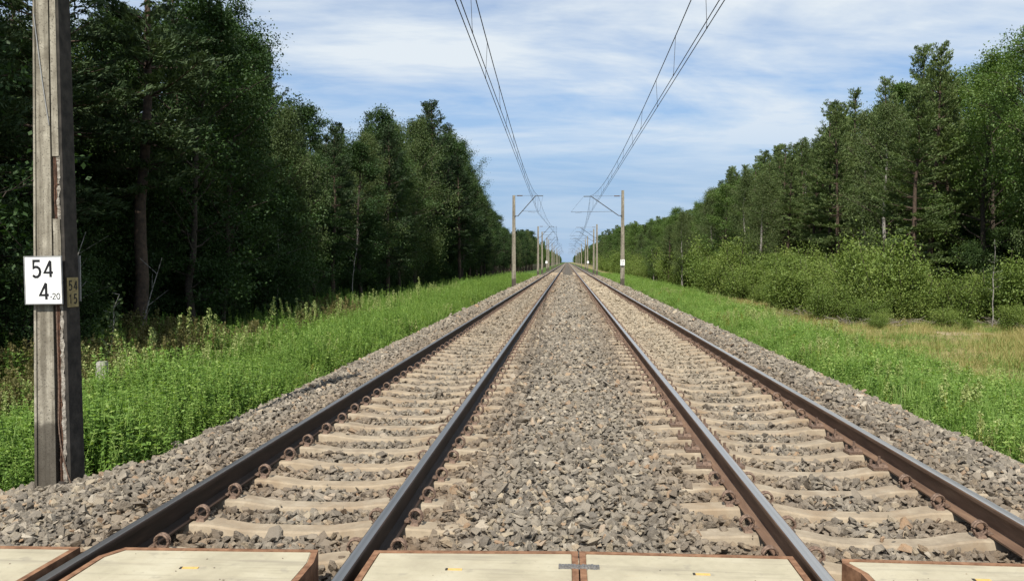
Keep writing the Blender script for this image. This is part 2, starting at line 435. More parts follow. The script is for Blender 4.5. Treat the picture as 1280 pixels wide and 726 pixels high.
X, Y = np.meshgrid(xs, ys)
tag(link('ground', grid_mesh('ground', X, Y, ground_z(X, Y), M['soil'])), kind='structure')

def xl(y):
    y = np.asarray(y, float)
    k = 1 - sstep(7.0, 7.9, y)
    return -4.95 - .25 * sstep(15, 60, y) - 4.6 * k + .09 * vnoise(y, y * 0 + 3, .7) * (1 - k)
def xr(y): 
    y = np.asarray(y, float)
    return 5.15 + .75 * sstep(14, 40, y) + .09 * vnoise(y, y * 0 + 9, .8)
def bed_z(x, y):
    x = np.asarray(x, float); y = np.asarray(y, float)
    z = np.full(np.broadcast(x, y).shape, -.205)
    for c, cov in ((LC, -.008), (RC, -.006)):
        d = np.abs(x - c)
        crib = (1 - sstep(.90 + .12 * (c > 0), 1.10 + .16 * (c > 0), d))
        z = z - crib * (.050 - .018 * sstep(11, 26, y)) + crib * .018 * sstep(.40, .7, d)
    z = z + .018 * (1 - sstep(0, .5, np.abs(x - .085)))
    left = np.clip((-3.72 - x), 0, None); right = np.clip(x - 3.95, 0, None)
    k = sstep(7.0, 7.9, y)
    z = z - left * (.46 * k + .19 * (1 - k)) - right * .42
    z = z + .014 * vnoise(x, y, .45) + .01 * vnoise(x + 7, y, .17)
    return z
yb = np.unique(np.concatenate([np.arange(1.2, 30, .16), np.arange(30, 120, 1.0), np.linspace(120, 1600, 60)]))
u = np.linspace(0, 1, 96)
Yb, U = np.meshgrid(yb, u, indexing='ij')
Xb = xl(Yb) + U * (xr(Yb) - xl(Yb))
bed = tag(link('ballast', grid_mesh('ballast', Xb, Yb, bed_z(Xb, Yb) - .012, M['ballast'])), kind='structure')

# ------------------------------------------------------------------ scatter by geometry nodes (only for stuff)
def scatter_tree(col):
    ng = bpy.data.node_groups.new('scatter', 'GeometryNodeTree')
    ng.interface.new_socket('Geometry', in_out='INPUT', socket_type='NodeSocketGeometry')
    ng.interface.new_socket('Geometry', in_out='OUTPUT', socket_type='NodeSocketGeometry')
    a = ng.nodes.new('NodeGroupInput'); b = ng.nodes.new('NodeGroupOutput')
    ip = ng.nodes.new('GeometryNodeInstanceOnPoints'); ci = ng.nodes.new('GeometryNodeCollectionInfo')
    ci.inputs['Collection'].default_value = col
    ci.inputs['Separate Children'].default_value = True; ci.inputs['Reset Children'].default_value = True
    ip.inputs['Pick Instance'].default_value = True
    for nm, ty, sock in (('rot', 'FLOAT_VECTOR', 'Rotation'), ('scl', 'FLOAT', 'Scale'), ('idx', 'INT', 'Instance Index')):
        q = ng.nodes.new('GeometryNodeInputNamedAttribute'); q.data_type = ty; q.inputs['Name'].default_value = nm
        ng.links.new(q.outputs['Attribute'], ip.inputs[sock])
    ng.links.new(a.outputs[0], ip.inputs['Points']); ng.links.new(ci.outputs[0], ip.inputs['Instance'])
    ng.links.new(ip.outputs[0], b.inputs[0])
    return ng
def source(name, meshes):
    c = bpy.data.collections.new(name)
    for i, me in enumerate(meshes):
        c.objects.link(bpy.data.objects.new('%s_%02d' % (name, i), me))
    return c
def scatter(name, pts, rot, scl, idx, col):
    me = bpy.data.meshes.new(name); n = len(pts)
    me.vertices.add(n); me.vertices.foreach_set('co', np.asarray(pts, np.float32).ravel())
    q = me.attributes.new('rot', 'FLOAT_VECTOR', 'POINT'); q.data.foreach_set('vector', np.asarray(rot, np.float32).ravel())
    q = me.attributes.new('scl', 'FLOAT', 'POINT'); q.data.foreach_set('value', np.asarray(scl, np.float32))
    q = me.attributes.new('idx', 'INT', 'POINT'); q.data.foreach_set('value', np.asarray(idx, np.int32))
    me.update()
    o = link(name, me)
    md = o.modifiers.new('scatter', 'NODES'); md.node_group = scatter_tree(col)
    return o

def stone_mesh(i):
    r = np.random.default_rng(100 + i)
    bm = bmesh.new()
    k = r.normal(size=(11, 3)); k /= np.linalg.norm(k, axis=1)[:, None]
    k *= np.array([1, r.uniform(.65, .9), r.uniform(.38, .66)]) * r.uniform(.82, 1.12, (11, 1)) * .54
    vs = [bm.verts.new(q) for q in k]
    res = bmesh.ops.convex_hull(bm, input=vs)
    bmesh.ops.delete(bm, geom=list({e for e in res['geom_unused'] + res['geom_interior'] if isinstance(e, bmesh.types.BMVert)}), context='VERTS')
    me = bpy.data.meshes.new('ballast_stone'); bm.to_mesh(me); bm.free()
    me.materials.append(M['stone'])
    return me
stones = [stone_mesh(i) for i in range(14)]
SLEEP0, PITCH = 5.06, .6
def stone_points(y0, y1, cell, sz):
    ny = int((y1 - y0) / cell)
    P = []
    yy = y0 + (np.arange(ny) + .5) * cell
    for y in yy:
        a, b = float(xl(y)) - .05, float(xr(y)) + .15
        x = np.arange(a, b, cell); P.append(np.stack([x, np.full_like(x, y)], 1))
    P = np.concatenate(P) + RNG.uniform(-.55, .55, (sum(map(len, P)), 2)) * cell
    n = len(P); x, y = P.T
    s = sz * np.exp(RNG.normal(0, .30, n))
    keep = np.ones(n, bool)
    ph = np.abs(((y - SLEEP0 + PITCH / 2) % PITCH) - PITCH / 2)
    for c in (LC, RC):
        d = np.abs(x - c)
        on = (ph < .092 + s * .16) & (y > SLEEP0 - .3)
        keep &= ~(on & (d < 1.0) & (RNG.uniform(size=n) > .012 + (.70 if c < 0 else .35) * sstep(14, 27, y)))
        keep &= ~(on & (d >= 1.0) & (d < 1.08 + .12 * (c > 0)) & (RNG.uniform(size=n) > .45))
        keep &= ~(np.abs(d - HG) < .03)                      # the rail foot
        keep &= ~(on & (np.abs(d - HG) < .2) & (RNG.uniform(size=n) > .02))
        s = np.where(np.abs(d - HG) < .17, s * .75, s)
    keep &= y > PANEL_EDGE(x) + .03
    x, y, s = x[keep], y[keep], s[keep]; n = len(x)
    z = bed_z(x, y) + s * RNG.uniform(-.22, .30, n)
    nr = np.minimum(np.abs(np.abs(x - LC) - HG), np.abs(np.abs(x - RC) - HG)); z = np.where(nr < .1, np.minimum(z, -.196 - s * .33), z)
    onS = np.zeros(n, bool)
    ph = np.abs(((y - SLEEP0 + PITCH / 2) % PITCH) - PITCH / 2)
    for c in (LC, RC): onS |= (ph < .1) & (np.abs(x - c) < 1.0)
    z = np.where(onS, z + .05, z); s = np.where(onS, s * .62, s)
    rot = RNG.normal(0, .55, (n, 3)); rot[:, 2] = RNG.uniform(0, 6.28, n)
    return np.stack([x, y, z], 1), rot, s
def PANEL_EDGE(x): return np.interp(x, [-9.6, -3.2, -1.1, .02, 1.2, 2.5, 6], [4.40, 4.56, 4.63, 4.69, 4.68, 4.66, 4.58])
A = [stone_points(4.4, 11, .043, .064), stone_points(11, 22, .052, .072), stone_points(22, 48, .08, .095), stone_points(48, 110, .15, .16)]
SP, SR, SS = (np.concatenate([q[i] for q in A]) for i in range(3))
# the 300 stones that show largest stand as pieces of their own
dist = np.linalg.norm(SP - np.array([0, 0, 1.62]), axis=1)
px = 709 + 1050 * SP[:, 0] / SP[:, 1]
show = SS / dist * ((px > 5) & (px < 1275))
order = np.argsort(-show)[:300]
big = np.zeros(len(SP), bool); big[order] = True
for i in order:
    o = link('ballast_stone', stones[int(RNG.integers(14))], bed)
    o.location = SP[i]; o.rotation_euler = SR[i]; o.scale = (SS[i],) * 3
r_ = ~big
o = scatter('gravel', SP[r_], SR[r_], SS[r_], RNG.integers(0, 14, r_.sum()), source('stone', stones))
tag(o, 'grey and beige crushed stone ballast around both railway tracks', 'gravel', kind='stuff')

# ------------------------------------------------------------------ railway tracks
PROFILE = [(-.075, -.180), (.075, -.180), (.075, -.168), (.030, -.157), (.011, -.148), (.009, -.050), (.018, -.042), (.035, -.036), (.036, -.014), (.033, -.005), (.026, -.0012),
           (-.026, -.0012), (-.033, -.005), (-.036, -.014), (-.035, -.036), (-.018, -.042), (-.009, -.050), (-.011, -.148), (-.030, -.157), (-.075, -.168)]
def rail_mesh(rust, head):
    yy = np.concatenate([[1.0], np.arange(4, 40, 3.0), np.linspace(40, 300, 14), [600, 1000, 1600]])
    n = len(PROFILE); pr = np.array(PROFILE)
    v = np.zeros((len(yy), n, 3)); v[:, :, 0] = pr[:, 0]; v[:, :, 2] = pr[:, 1]; v[:, :, 1] = yy[:, None]
    i, j = np.meshgrid(np.arange(len(yy) - 1), np.arange(n), indexing='ij')
    f = np.stack([i * n + j, i * n + (j + 1) % n, (i + 1) * n + (j + 1) % n, (i + 1) * n + j], -1)
    g = Geo(); g.add(v, f)
    me = g.mesh('rail', [rust, head])
    mi = np.zeros((len(yy) - 1, n), int); mi[:, 10:12] = 1
    me.polygons.foreach_set('material_index', mi.ravel().astype(np.int32)); me.update()
    return me
RAIL = {LC: rail_mesh(M['rail_grime'], M['rail_dark_steel']), RC: rail_mesh(M['rail_rust'], M['rail_steel'])}

def sleeper_geo(g, x0=0, y0=0, sag=.045, simple_=False):
    xs_ = [-1.25, -1.24, -.95, -.84, -.62, -.54, -.46, -.38, -.30, -.20, 0, .20, .30, .38, .46, .54, .62, .84, .95, 1.24, 1.25]
    v = []
    for x in xs_:
        ax = abs(x)
        top = -.186 if ax > .6 else -.186 - sag * (1 - float(sstep(.22, .6, ax)))
        if ax > .9: top = -.186 - .02 * (ax - .9) / .35
        if ax > 1.24: top -= .012
        w = .082 if ax > .6 else .082 - .009 * (1 - float(sstep(.2, .6, ax)))
        j = 0
        v += [[x0 + x, y0 - .14, -.40], [x0 + x, y0 - w - .012, top - .012 + j], [x0 + x, y0 - w, top + j], [x0 + x, y0 + w, top + j], [x0 + x, y0 + w + .012, top - .012 + j], [x0 + x, y0 + .14, -.40]]
    n = len(xs_); f = []
    for i in range(n - 1):
        for j in range(5): f.append([i * 6 + j, i * 6 + j + 1, i * 6 + j + 7, i * 6 + j + 6][::-1])
    b = (n - 1) * 6
    f += [[0, 1, 4, 5], [1, 2, 3, 4], [b + 5, b + 4, b + 1, b], [b + 4, b + 3, b + 2, b + 1]]
    g.add(v, f)
def ring_clip(g, sx, x=0, y=0):
    th = np.linspace(-.5, 2 * np.pi * 1.75, 34)
    p = np.stack([x + sx * (.006 + .045 * np.cos(th)), y - .026 + .052 * th / th.max(), -.128 + .045 * np.sin(th)], 1)
    tail = np.array([[x - sx * .075, y + .022, -.163], [x - sx * .045, y + .026, -.166]])
    g.tube(np.concatenate([p, p[-1:] * .4 + tail[1:] * .6, tail[::-1]]), .0085, 6)
    g.box((x + sx * .002, y, -.178), (.060, .09, .022), taper=.8)
    g.box((x - sx * .052, y, -.160), (.036, .07, .014))
def bolt_clip(g, sx, x=0, y=0):
    g.box((x + sx * .01, y, -.172), (.13, .15, .022))
    g.box((x - sx * .02, y, -.150), (.085, .09, .026), taper=.75)
    g.tube([(x, y, -.16), (x, y, -.075)], .011, 6, cap=True)
    g.tube([(x, y, -.138), (x, y, -.116)], .022, 6, cap=True)
    g.tube([(x + sx * .055, y + .045, -.165), (x + sx * .055, y + .045, -.115)], .013, 6, cap=True)
def clip_mesh(fn, sx):
    g = Geo(); fn(g, sx); return g.mesh('rail_clip', [M['clip']], False)
RING = {s_: clip_mesh(ring_clip, s_) for s_ in (-1, 1)}
BOLT = {s_: clip_mesh(bolt_clip, s_) for s_ in (-1, 1)}
def clip_spots(): 
    return [(sr * HG + sf * .128, sf) for sr in (-1, 1) for sf in (-1, 1)]
def build_track(cx_, label, sag, bolts):
    t_ = empty('railway_track', (cx_, 0, 0)); tag(t_, label, 'railway track', 'railway tracks')
    for s_ in (-1, 1):
        link('rail', RAIL[cx_], t_, (s_ * HG, 0, 0))
    SM = []
    for k in range(5):
        g = Geo(); sleeper_geo(g, sag=sag); SM.append(g.mesh('sleeper', [M['sleeper']]))
    far_s, far_c = Geo(), Geo()
    for k in range(230):
        y = SLEEP0 + k * PITCH
        isb = bolts(k)
        if k < 75:
            sl = link('sleeper', SM[k % 5], t_, (float(RNG.normal(0, .008)), y + float(RNG.normal(0, .012)), float(RNG.normal(0, .003))))
            sl.rotation_euler = (0, 0, float(RNG.normal(0, .004)))
            for x, sf in clip_spots():
                link('rail_clip', (BOLT if isb else RING)[sf], sl, (x, float(RNG.normal(0, .006)), 0)).rotation_euler = (0, 0, float(RNG.normal(0, .07)))
        else:
            sleeper_geo(far_s, 0, y, sag, True)
            for x, sf in clip_spots():
                far_c.box((x, y, -.14), (.07, .05, .07))
    tag(link('sleeper', far_s.mesh('far_sleepers', [M['sleeper']]), t_), kind='stuff')
    tag(link('rail_clip', far_c.mesh('far_clips', [M['clip']]), t_), kind='stuff')
build_track(LC, 'railway track with dark rails nearest the numbered concrete mast', .040, lambda k: False)
build_track(RC, 'railway track with paler sandy sleepers and brown rails nearest the bushes', .052, lambda k: 4 <= k <= 7 or k > 22 and k % 9 > 5)

# ------------------------------------------------------------------ level crossing panels
def inset(poly, d):
    n = len(poly); out = []
    for i in range(n):
        p0, p1, p2 = (Vector(poly[(i + k) % n]) for k in (-1, 0, 1))
        e1, e2 = (p1 - p0).normalized(), (p2 - p1).normalized()
        n1, n2 = Vector((-e1.y, e1.x)), Vector((-e2.y, e2.x))
        b = (n1 + n2); b = b / max(.3, b.dot(n1))
        out.append(tuple(p1 + b * d))
    return out
def panel(poly, label, loops=()):
    """counter-clockwise outline; concrete slab inside a rusted angle-iron frame"""
    r = empty('crossing_panel', (0, 0, 0)); tag(r, label, 'crossing panel', 'concrete panels of the level crossing')
    inn = inset(poly, .034)
    link('slab', prism('slab', inset(poly, .036), -.21, -.009, [M['panel']], bevel=.004), r)
    g = Geo(); n = len(poly)
    for i in range(n):
        j = (i + 1) % n
        a, b, c, d = poly[i], poly[j], inn[j], inn[i]
        v = [(*a, -.22), (*b, -.22), (*c, -.22), (*d, -.22), (*a, -.006), (*b, -.006), (*c, -.006), (*d, -.006)]
        g.add(v, [[4, 5, 6, 7], [0, 1, 5, 4], [2, 3, 7, 6]])
    link('steel_frame', g.mesh('steel_frame', [M['rust']]), r)
    for x, y, rz, w in loops:
        q = Geo(); q.box((0, 0, -.008), (w, .020, .006)); 
        o = link('lifting_eye', q.mesh('lifting_eye', [M['yellow']]), r, (x, y, 0)); o.rotation_euler = (0, 0, rz)
        q = Geo(); q.box((0, 0, -.0075), (.012, .026, .004))
        o2 = link('eye_slot', q.mesh('eye_slot', [M['hole_shade']]), o, (-w / 2 - .008, 0, 0))
    return r
RL = LC - HG; RLi = LC + HG; RR = RC - HG; RRo = RC + HG
panel([(-9.5, 1.2), (RL - .10, 1.2), (RL - .10, 4.575), (-9.5, 4.40)], 'cream concrete crossing panel outside the rails by the numbered mast')
panel([(RL + .085, 1.2), (RLi - .20, 1.2), (RLi - .20, 4.42), (RLi - .235, 4.62), (RL + .16, 4.585), (RL + .085, 4.44)], 'cream crossing panel with clipped corners between the rails of the track nearest the numbered mast',
      [(-2.0, 4.30, .05, .085)])
panel([(RLi + .085, 1.2), (.070, 1.2), (.063, 4.69), (RLi + .085, 4.63)], 'cream crossing panel between the tracks, on the side of the dark rails', [(-.59, 4.37, .0, .075)])
panel([(.078, 1.2), (RR - .09, 1.2), (RR - .09, 4.685), (.071, 4.69)], 'cream crossing panel between the tracks, on the side of the brown rails', [(.71, 4.385, -.03, .075)])
panel([(RR + .20, 1.2), (RRo - .10, 1.2), (RRo - .10, 4.645), (RR + .17, 4.665), (RR + .15, 4.60), (RR + .20, 4.45)], 'cream crossing panel between the brown rails of the track nearest the bushes', [(2.13, 4.40, .0, .075)])
panel([(RRo + .10, 1.2), (9.0, 1.2), (9.0, 4.50), (RRo + .10, 4.63)], 'cream concrete crossing panel outside the rails towards the bushes')
g = Geo()
for k in range(14): g.box((.066 + (k - 6.5) * .0155 + 0, 4.435 + RNG.normal(0, .002), -.001 + RNG.normal(0, .0012)), (.0165, .034 + RNG.normal(0, .003), .018), taper=.85)
tag(link('tie_bar', g.mesh('tie_bar', [M['grey_steel']])), 'short rough grey steel bar bridging the gap between two cream crossing panels', 'tie bar')

# ------------------------------------------------------------------ masts with brackets
def hsec(z0, z1, w0, w1, d0, d1, parts, name, mats, nz=8, jitter=0.0, seed=1):
    """parts: list of (x0,x1,y0,y1) fractions of half width / half depth"""
    g = Geo(); r = np.random.default_rng(seed)
    for (a, b, c, d) in parts:
        zz_ = np.linspace(z0, z1, nz); v = []
        for z in zz_:
            k = (z - z0) / (z1 - z0); w = (w0 + (w1 - w0) * k) / 2; dd = (d0 + (d1 - d0) * k) / 2
            j = r.normal(0, jitter, 4) if jitter else np.zeros(4)
            v += [[a * w + j[0], c * dd + j[1], z], [b * w + j[2], c * dd + j[1] * .6, z], [b * w + j[2] * .5, d * dd, z], [a * w, d * dd, z]]
        f = []
        for i in range(nz - 1):
            for k in range(4):
                k2 = (k + 1) % 4; f.append([i * 4 + k, i * 4 + k2, i * 4 + 4 + k2, i * 4 + 4 + k])
        e = (nz - 1) * 4
        f += [[3, 2, 1, 0], [e, e + 1, e + 2, e + 3]]
        g.add(v, f)
    return g.mesh(name, mats)
FL = [(-1, -.64, -1, 1), (.64, 1, -1, 1), (-.64, .64, -.28, .28)]
POST = hsec(-1.3, 7.1, .36, .22, .25, .20, FL, 'post', [M['mast']])
POST_T = hsec(-1.3, 7.55, .36, .22, .25, .20, FL, 'post', [M['mast']])
def insulator_geo(g, x0, x1, z, y=0):
    n = 15; x = np.linspace(x0, x1, n)
    g.tube(np.stack([x, np.full(n, y), np.full(n, z)], 1), np.where(np.arange(n) % 2, .055, .03), 8)
def bracket(root, s, top, reach, tip, low, reg):
    """s: side the arm points to; strut from the post at height low up to (reach, top), then level to tip"""
    g = Geo(); g.tube([(s * .13, 0, low), (s * .34, 0, low + .02), (s * reach, 0, top), (s * tip, 0, top)], .042, 6, cap=True)
    link('bracket_arm', g.mesh('bracket_arm', [M['bracket']]), root)
    g = Geo(); g.tube([(s * .11, 0, top + .02), (s * reach, 0, top + .02)], .013, 6)
    link('tie_rod', g.mesh('tie_rod', [M['bracket']]), root)
    g = Geo(); insulator_geo(g, s * .25, s * .72, top + .02)
    link('insulator', g.mesh('insulator', [M['insulator']]), root)
    g = Geo(); g.tube([(s * reg[0], .05, reg[2]), (s * reg[1], .05, reg[2] - .03)], .018, 6)
    g.tube([(s * (reg[1] - .9), .05, reg[2] - .06), (s * (reg[1] - .35), .05, reg[2] - .13)], .012, 6)
    link('registration_arm', g.mesh('registration_arm', [M['bracket']]), root)
    g = Geo(); g.tube([(s * tip, .02, top), (s * reg[1], .05, reg[2] - .03)], .007, 6)
    link('stay_wire', g.mesh('stay_wire', [M['wire']]), root)
    g = Geo(); g.box((s * .11, 0, low), (.10, .30, .12)); link('clamp', g.mesh('clamp', [M['bracket']]), root)
def plate(parent, c, w, h, m, name='plate'):
    g = Geo(); g.box(c, (w, .008, h)); return link(name, g.mesh(name, [m]), parent)

def make_mast(x, y, s, tall=False):
    r = empty('catenary_mast', (x, y, 0))
    link('post', POST_T if tall else POST, r)
    if s > 0: bracket(r, s, 7.05, 1.80, 2.42, 5.38, (.62, 2.10, 5.80))
    else: bracket(r, s, 7.06, 2.62, 3.24, 5.44, (.85, 4.30, 5.80))
    return r
LY = [69.6, 130, 154, 187, 209, 250, 292, 346, 405, 470]
RY = [70.6, 133, 152, 194, 221, 278, 340, 400, 465]
ml = make_mast(-4.42, LY[0], 1); mr = make_mast(4.6, RY[0], -1, True)
tag(ml, 'first slim concrete mast down the line on the dark forest side, with bare post', 'catenary mast', 'catenary masts along the line')
tag(mr, 'tall slim concrete mast with small white plate on the bush side', 'catenary mast', 'catenary masts along the line')
def ordinal(k): return ['second', 'third', 'fourth', 'fifth', 'sixth', 'seventh', 'eighth', 'ninth', 'tenth', 'eleventh'][k]
for k, y in enumerate(LY[1:]):
    c = copy_tree(ml); c.location = (-4.5 - .1 * (k % 2), y, -.02)
    c['label'] = '%s distant concrete mast down the line on the dark forest side' % ordinal(k)
for k, y in enumerate(RY[1:]):
    c = copy_tree(mr); c.location = (4.65 + .1 * (k % 2), y, -.05)
    c['label'] = '%s distant concrete mast down the line on the bush side' % ordinal(k)

# the near mast, with broken edge and bare reinforcement
NX, NY = -4.487, 7.115
near_m = empty('catenary_mast', (NX, NY, 0))
tag(near_m, 'big weathered concrete mast with broken edge and rusty bars beside the ballast', 'catenary mast', 'catenary masts along the line')
W0, W1, D0, D1, ZB, ZT = .335, .145, .225, .14, -.62, 7.1
def wid(z): return W0 + (W1 - W0) * (z - ZB) / (ZT - ZB)
link('post', hsec(ZB, ZT, W0, W1, D0, D1, [(-1, -.86, -1, 1), (-.86, .14, -.86, .9), (.14, .36, .10, .8)], 'post', [M['mast']], 14), near_m)
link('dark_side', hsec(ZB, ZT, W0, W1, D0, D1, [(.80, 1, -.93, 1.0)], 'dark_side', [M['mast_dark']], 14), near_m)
def seg(z0, z1, name, mm, c, jit, nz, parts=None):
    k = lambda z, a, b: a + (b - a) * (z - ZB) / (ZT - ZB)
    return link(name, hsec(z0, z1, k(z0, W0, W1), k(z1, W0, W1), k(z0, D0, D1), k(z1, D0, D1), parts or [(.34, .80, c, .9)], name, [mm], nz, jit, 7), near_m)
seg(2.53, ZT, 'edge', M['mast'], -1.04, 0, 10)
seg(1.62, 1.99, 'edge', M['mast'], -1.03, .003, 6)
for z0, z1 in ((1.985, 2.535), (-.30, 1.625)):
    seg(z0, z1, 'broken_edge', M['broken'], -.90, .0055, int((z1 - z0) / .03), [(.61, .797, -.93, .9)])
    seg(z0 + .002, z1 - .002, 'broken_core', M['rebar'], -.30, .006, int((z1 - z0) / .05), [(.34, .61, -.30, .85)])
    for fx in (.42, .52):
        g = Geo(); zz_ = np.linspace(z0 - .03, z1 + .03, 10)
        g.tube(np.stack([[fx * wid(z) / 2 for z in zz_], -.085 + RNG.normal(0, .003, 10), zz_], 1), .0065, 6)
        link('reinforcing_bar', g.mesh('reinforcing_bar', [M['rebar']], True), near_m)
    for z in np.arange(z0 + .1, z1, .2):
        g = Geo(); g.tube([(.35 * wid(z) / 2, -.082, z), (.74 * wid(z) / 2, -.092, z + .004)], .004, 6)
        link('stirrup', g.mesh('stirrup', [M['rebar']], True), near_m)
seg(ZB, -.30, 'edge', M['mast_dark'], -.95, .003, 5)
g = Geo(); q = np.linspace(0, 1, 22)
g.tube(np.stack([.30 * wid(1.0) / 2 + .012 * np.sin(q * 3) + .16 * np.clip((q - .62) / .38, 0, 1) ** 2, -.085 - .035 * np.clip((q - .5) / .5, 0, 1), 1.45 - 1.85 * q], 1), .0058, 6)
link('earth_wire', g.mesh('earth_wire', [M['clip']], True), near_m)
g = Geo(); q = np.linspace(0, 1, 12)
g.tube(np.stack([-.105 + .12 * q, -.088 + 0 * q, 3.75 - .95 * q - .05 * np.sin(q * 3.1)], 1), .0045, 6)
link('loose_wire', g.mesh('loose_wire', [M['sign_edge']], True), near_m)
for z, fx in ((3.35, .33), (2.95, .33), (2.62, .33), (2.18, .33), (.75, .34), (.36, .34), (.02, .34), (-.12, .30)):
    g = Geo(); g.tube([(fx * wid(z) / 2, -.066, z), (fx * wid(z) / 2, -.056, z)], .014, 6, cap=True)
    link('hole', g.mesh('hole', [M['hole_shade']]), near_m)

# lettering from strokes
GL = {'5': [[(.55, 1), (.10, 1), (.07, .55), (.20, .63), (.36, .62), (.50, .52), (.56, .33), (.50, .13), (.35, .01), (.18, .01), (.03, .11)]],
      '4': [[(.45, 1), (.02, .27), (.62, .27)], [(.45, .98), (.45, 0)]],
      '2': [[(.04, .76), (.12, .93), (.29, 1), (.46, .93), (.53, .76), (.45, .56), (.05, .02), (.57, .02)]],
      '0': [[(.29 + .27 * math.cos(a), .5 + .5 * math.sin(a)) for a in np.linspace(.01, 2 * math.pi, 20)]],
      '1': [[(.10, .80), (.32, 1), (.32, 0)]], '-': [[(.05, .40), (.38, .40)]]}
def glyph(ch, w, h, th):
    """outline strokes standing 1.5 mm proud, facing -Y, origin at lower left"""
    g = Geo()
    for si, st_ in enumerate(GL[ch]):
        p = np.array([(a * w, b * h) for a, b in st_]); n = len(p)
        t_ = np.gradient(p, axis=0)
        L, R = [], []
        for i in range(n):
            d1 = (p[i] - p[i - 1]) if i else p[1] - p[0]; d2 = (p[i + 1] - p[i]) if i < n - 1 else p[-1] - p[-2]
            d1 = d1 / (np.linalg.norm(d1) + 1e-9); d2 = d2 / (np.linalg.norm(d2) + 1e-9)
            n1 = np.array([-d1[1], d1[0]]); n2 = np.array([-d2[1], d2[0]]); b = n1 + n2; b = b / max(.7, b @ n1)
            L.append(p[i] + b * th / 2); R.append(p[i] - b * th / 2)
        y0 = -.0015 - .0004 * si; v = []
        for i in range(n): v += [[L[i][0], y0, L[i][1]], [R[i][0], y0, R[i][1]], [L[i][0], .001, L[i][1]], [R[i][0], .001, R[i][1]]]
        f = []
        for i in range(n - 1):
            a, b = i * 4, i * 4 + 4
            f += [[a, a + 1, b + 1, b], [a + 2, a, b, b + 2], [a + 1, a + 3, b + 3, b + 1]]
        f += [[0, 2, 3, 1], [n * 4 - 4, n * 4 - 3, n * 4 - 1, n * 4 - 2]]
        g.add(v, f)
    return g.mesh('numeral', [M['ink']])
def sign(loc, w, h, label, items, plate_m, rz=0, ry=0, edge=True, cat='sign'):
    r = empty('number_sign', loc); r.rotation_euler = (0, ry, rz); tag(r, label, cat)
    link('plate', prism('plate', [(-w / 2, -h / 2), (w / 2, -h / 2), (w / 2, h / 2), (-w / 2, h / 2)], -.004, .004, [plate_m], bevel=.002), r).rotation_euler = (math.radians(90), 0, 0)
    if edge:
        g = Geo()
        for c, d in (((0, 0, h / 2 + .003), (w + .012, .016, .006)), ((0, 0, -h / 2 - .003), (w + .012, .016, .006)), ((-w / 2 - .003, 0, 0), (.006, .0156, h)), ((w / 2 + .003, 0, 0), (.006, .0156, h))): g.box(c, d)
        link('rim', g.mesh('rim', [M['sign_edge']]), r)
    for ch, x, z, gw, gh, th in items:
        link('numeral', glyph(ch, gw, gh, th), r, (x, -.0048, z))
    return r
sw, sh = .325, .405
sign((-4.515, 6.975, 1.46), sw, sh, 'white square number sign reading 54 4-20 on the big weathered mast',
     [('5', -.094, .028, .126, .140, .021), ('4', .012, .028, .126, .140, .021), ('4', -.034, -.166, .130, .142, .022), ('-', .058, -.164, .046, .050, .007), ('2', .078, -.164, .052, .050, .007), ('0', .117, -.164, .052, .050, .007)],
     M['white'], ry=math.radians(-.8))
sign((-4.487 + wid(1.4) / 2 + .006, 7.113, 1.352), .16, .26, 'small old ochre plate reading 54 15 on the dark side of the big mast',
     [('5', -.062, .02, .075, .078, .012), ('4', .012, .02, .075, .078, .012), ('1', -.062, -.098, .075, .078, .012), ('5', .008, -.098, .075, .078, .012)], M['ochre'], rz=math.radians(90), edge=False)
r = empty('number_sign', (-4.524, 7.275, 1.47)); tag(r, 'grey back edge of a sign plate fixed behind the big weathered mast', 'sign')
g = Geo(); g.box((0, 0, 0), (.325, .012, .41)); link('plate', g.mesh('plate', [M['sign_edge']]), r)
r = sign((4.6, 70.44, 1.55), .36, .50, 'small white number plate fixed to the tall slim mast on the bush side', [('5', -.12, .04, .18, .16, .022), ('4', .01, .04, .18, .16, .022), ('5', -.05, -.20, .18, .16, .022)], M['white'], edge=False)
for x, y, lab in ((-4.6, 186.85, 'tiny white plate on a distant mast of the dark forest side'), (4.75, 193.85, 'tiny white plate on a distant mast of the bush side')):
    r = empty('number_sign', (x, y, 1.5)); tag(r, lab, 'sign'); plate(r, (0, 0, 0), .45, .55, M['white'])

# ------------------------------------------------------------------ overhead lines
def overhead(sup, xs_, label):
    """sup: y of the supports, xs_: stagger at each"""
    r = empty('overhead_line', (0, 0, 0)); tag(r, label, 'overhead line', 'overhead contact lines')
    def mess(y):
        k = int(np.clip(np.searchsorted(sup, y) - 1, 0, len(sup) - 2)); t_ = (y - sup[k]) / (sup[k + 1] - sup[k])
        L = sup[k + 1] - sup[k]
        return np.array([xs_[k] + (xs_[k + 1] - xs_[k]) * t_, y, 7.10 - 4 * 1.08 * (L / 62) ** 2 * t_ * (1 - t_)])
    def cont(y, off): m_ = mess(y); return np.array([m_[0] + off, y, 5.66])
    yy = np.concatenate([np.arange(3.0, 150, 2.5), np.arange(150, sup[-1], 6)])
    g = Geo(); g.tube([mess(y) for y in yy], .0105, 6); link('messenger_wire', g.mesh('messenger_wire', [M['wire']], True), r)
    for off in (-.04, .04):
        g = Geo(); g.tube([cont(y, off) for y in yy], .009, 6); link('contact_wire', g.mesh('contact_wire', [M['wire']], True), r)
    k = 0
    for y in np.arange(3.8, 190, 3.7):
        a, b = mess(y), cont(y, (-.04, .04)[k % 2]); k += 1
        if a[2] - b[2] < .12: continue
        g = Geo(); g.tube([a, b], .0052, 6); link('dropper', g.mesh('dropper', [M['wire']], True), r)
        if y < 60:
            g = Geo(); g.box(b + np.array([0, 0, .012]), (.02, .05, .034)); link('clamp', g.mesh('clamp', [M['wire']]), r)
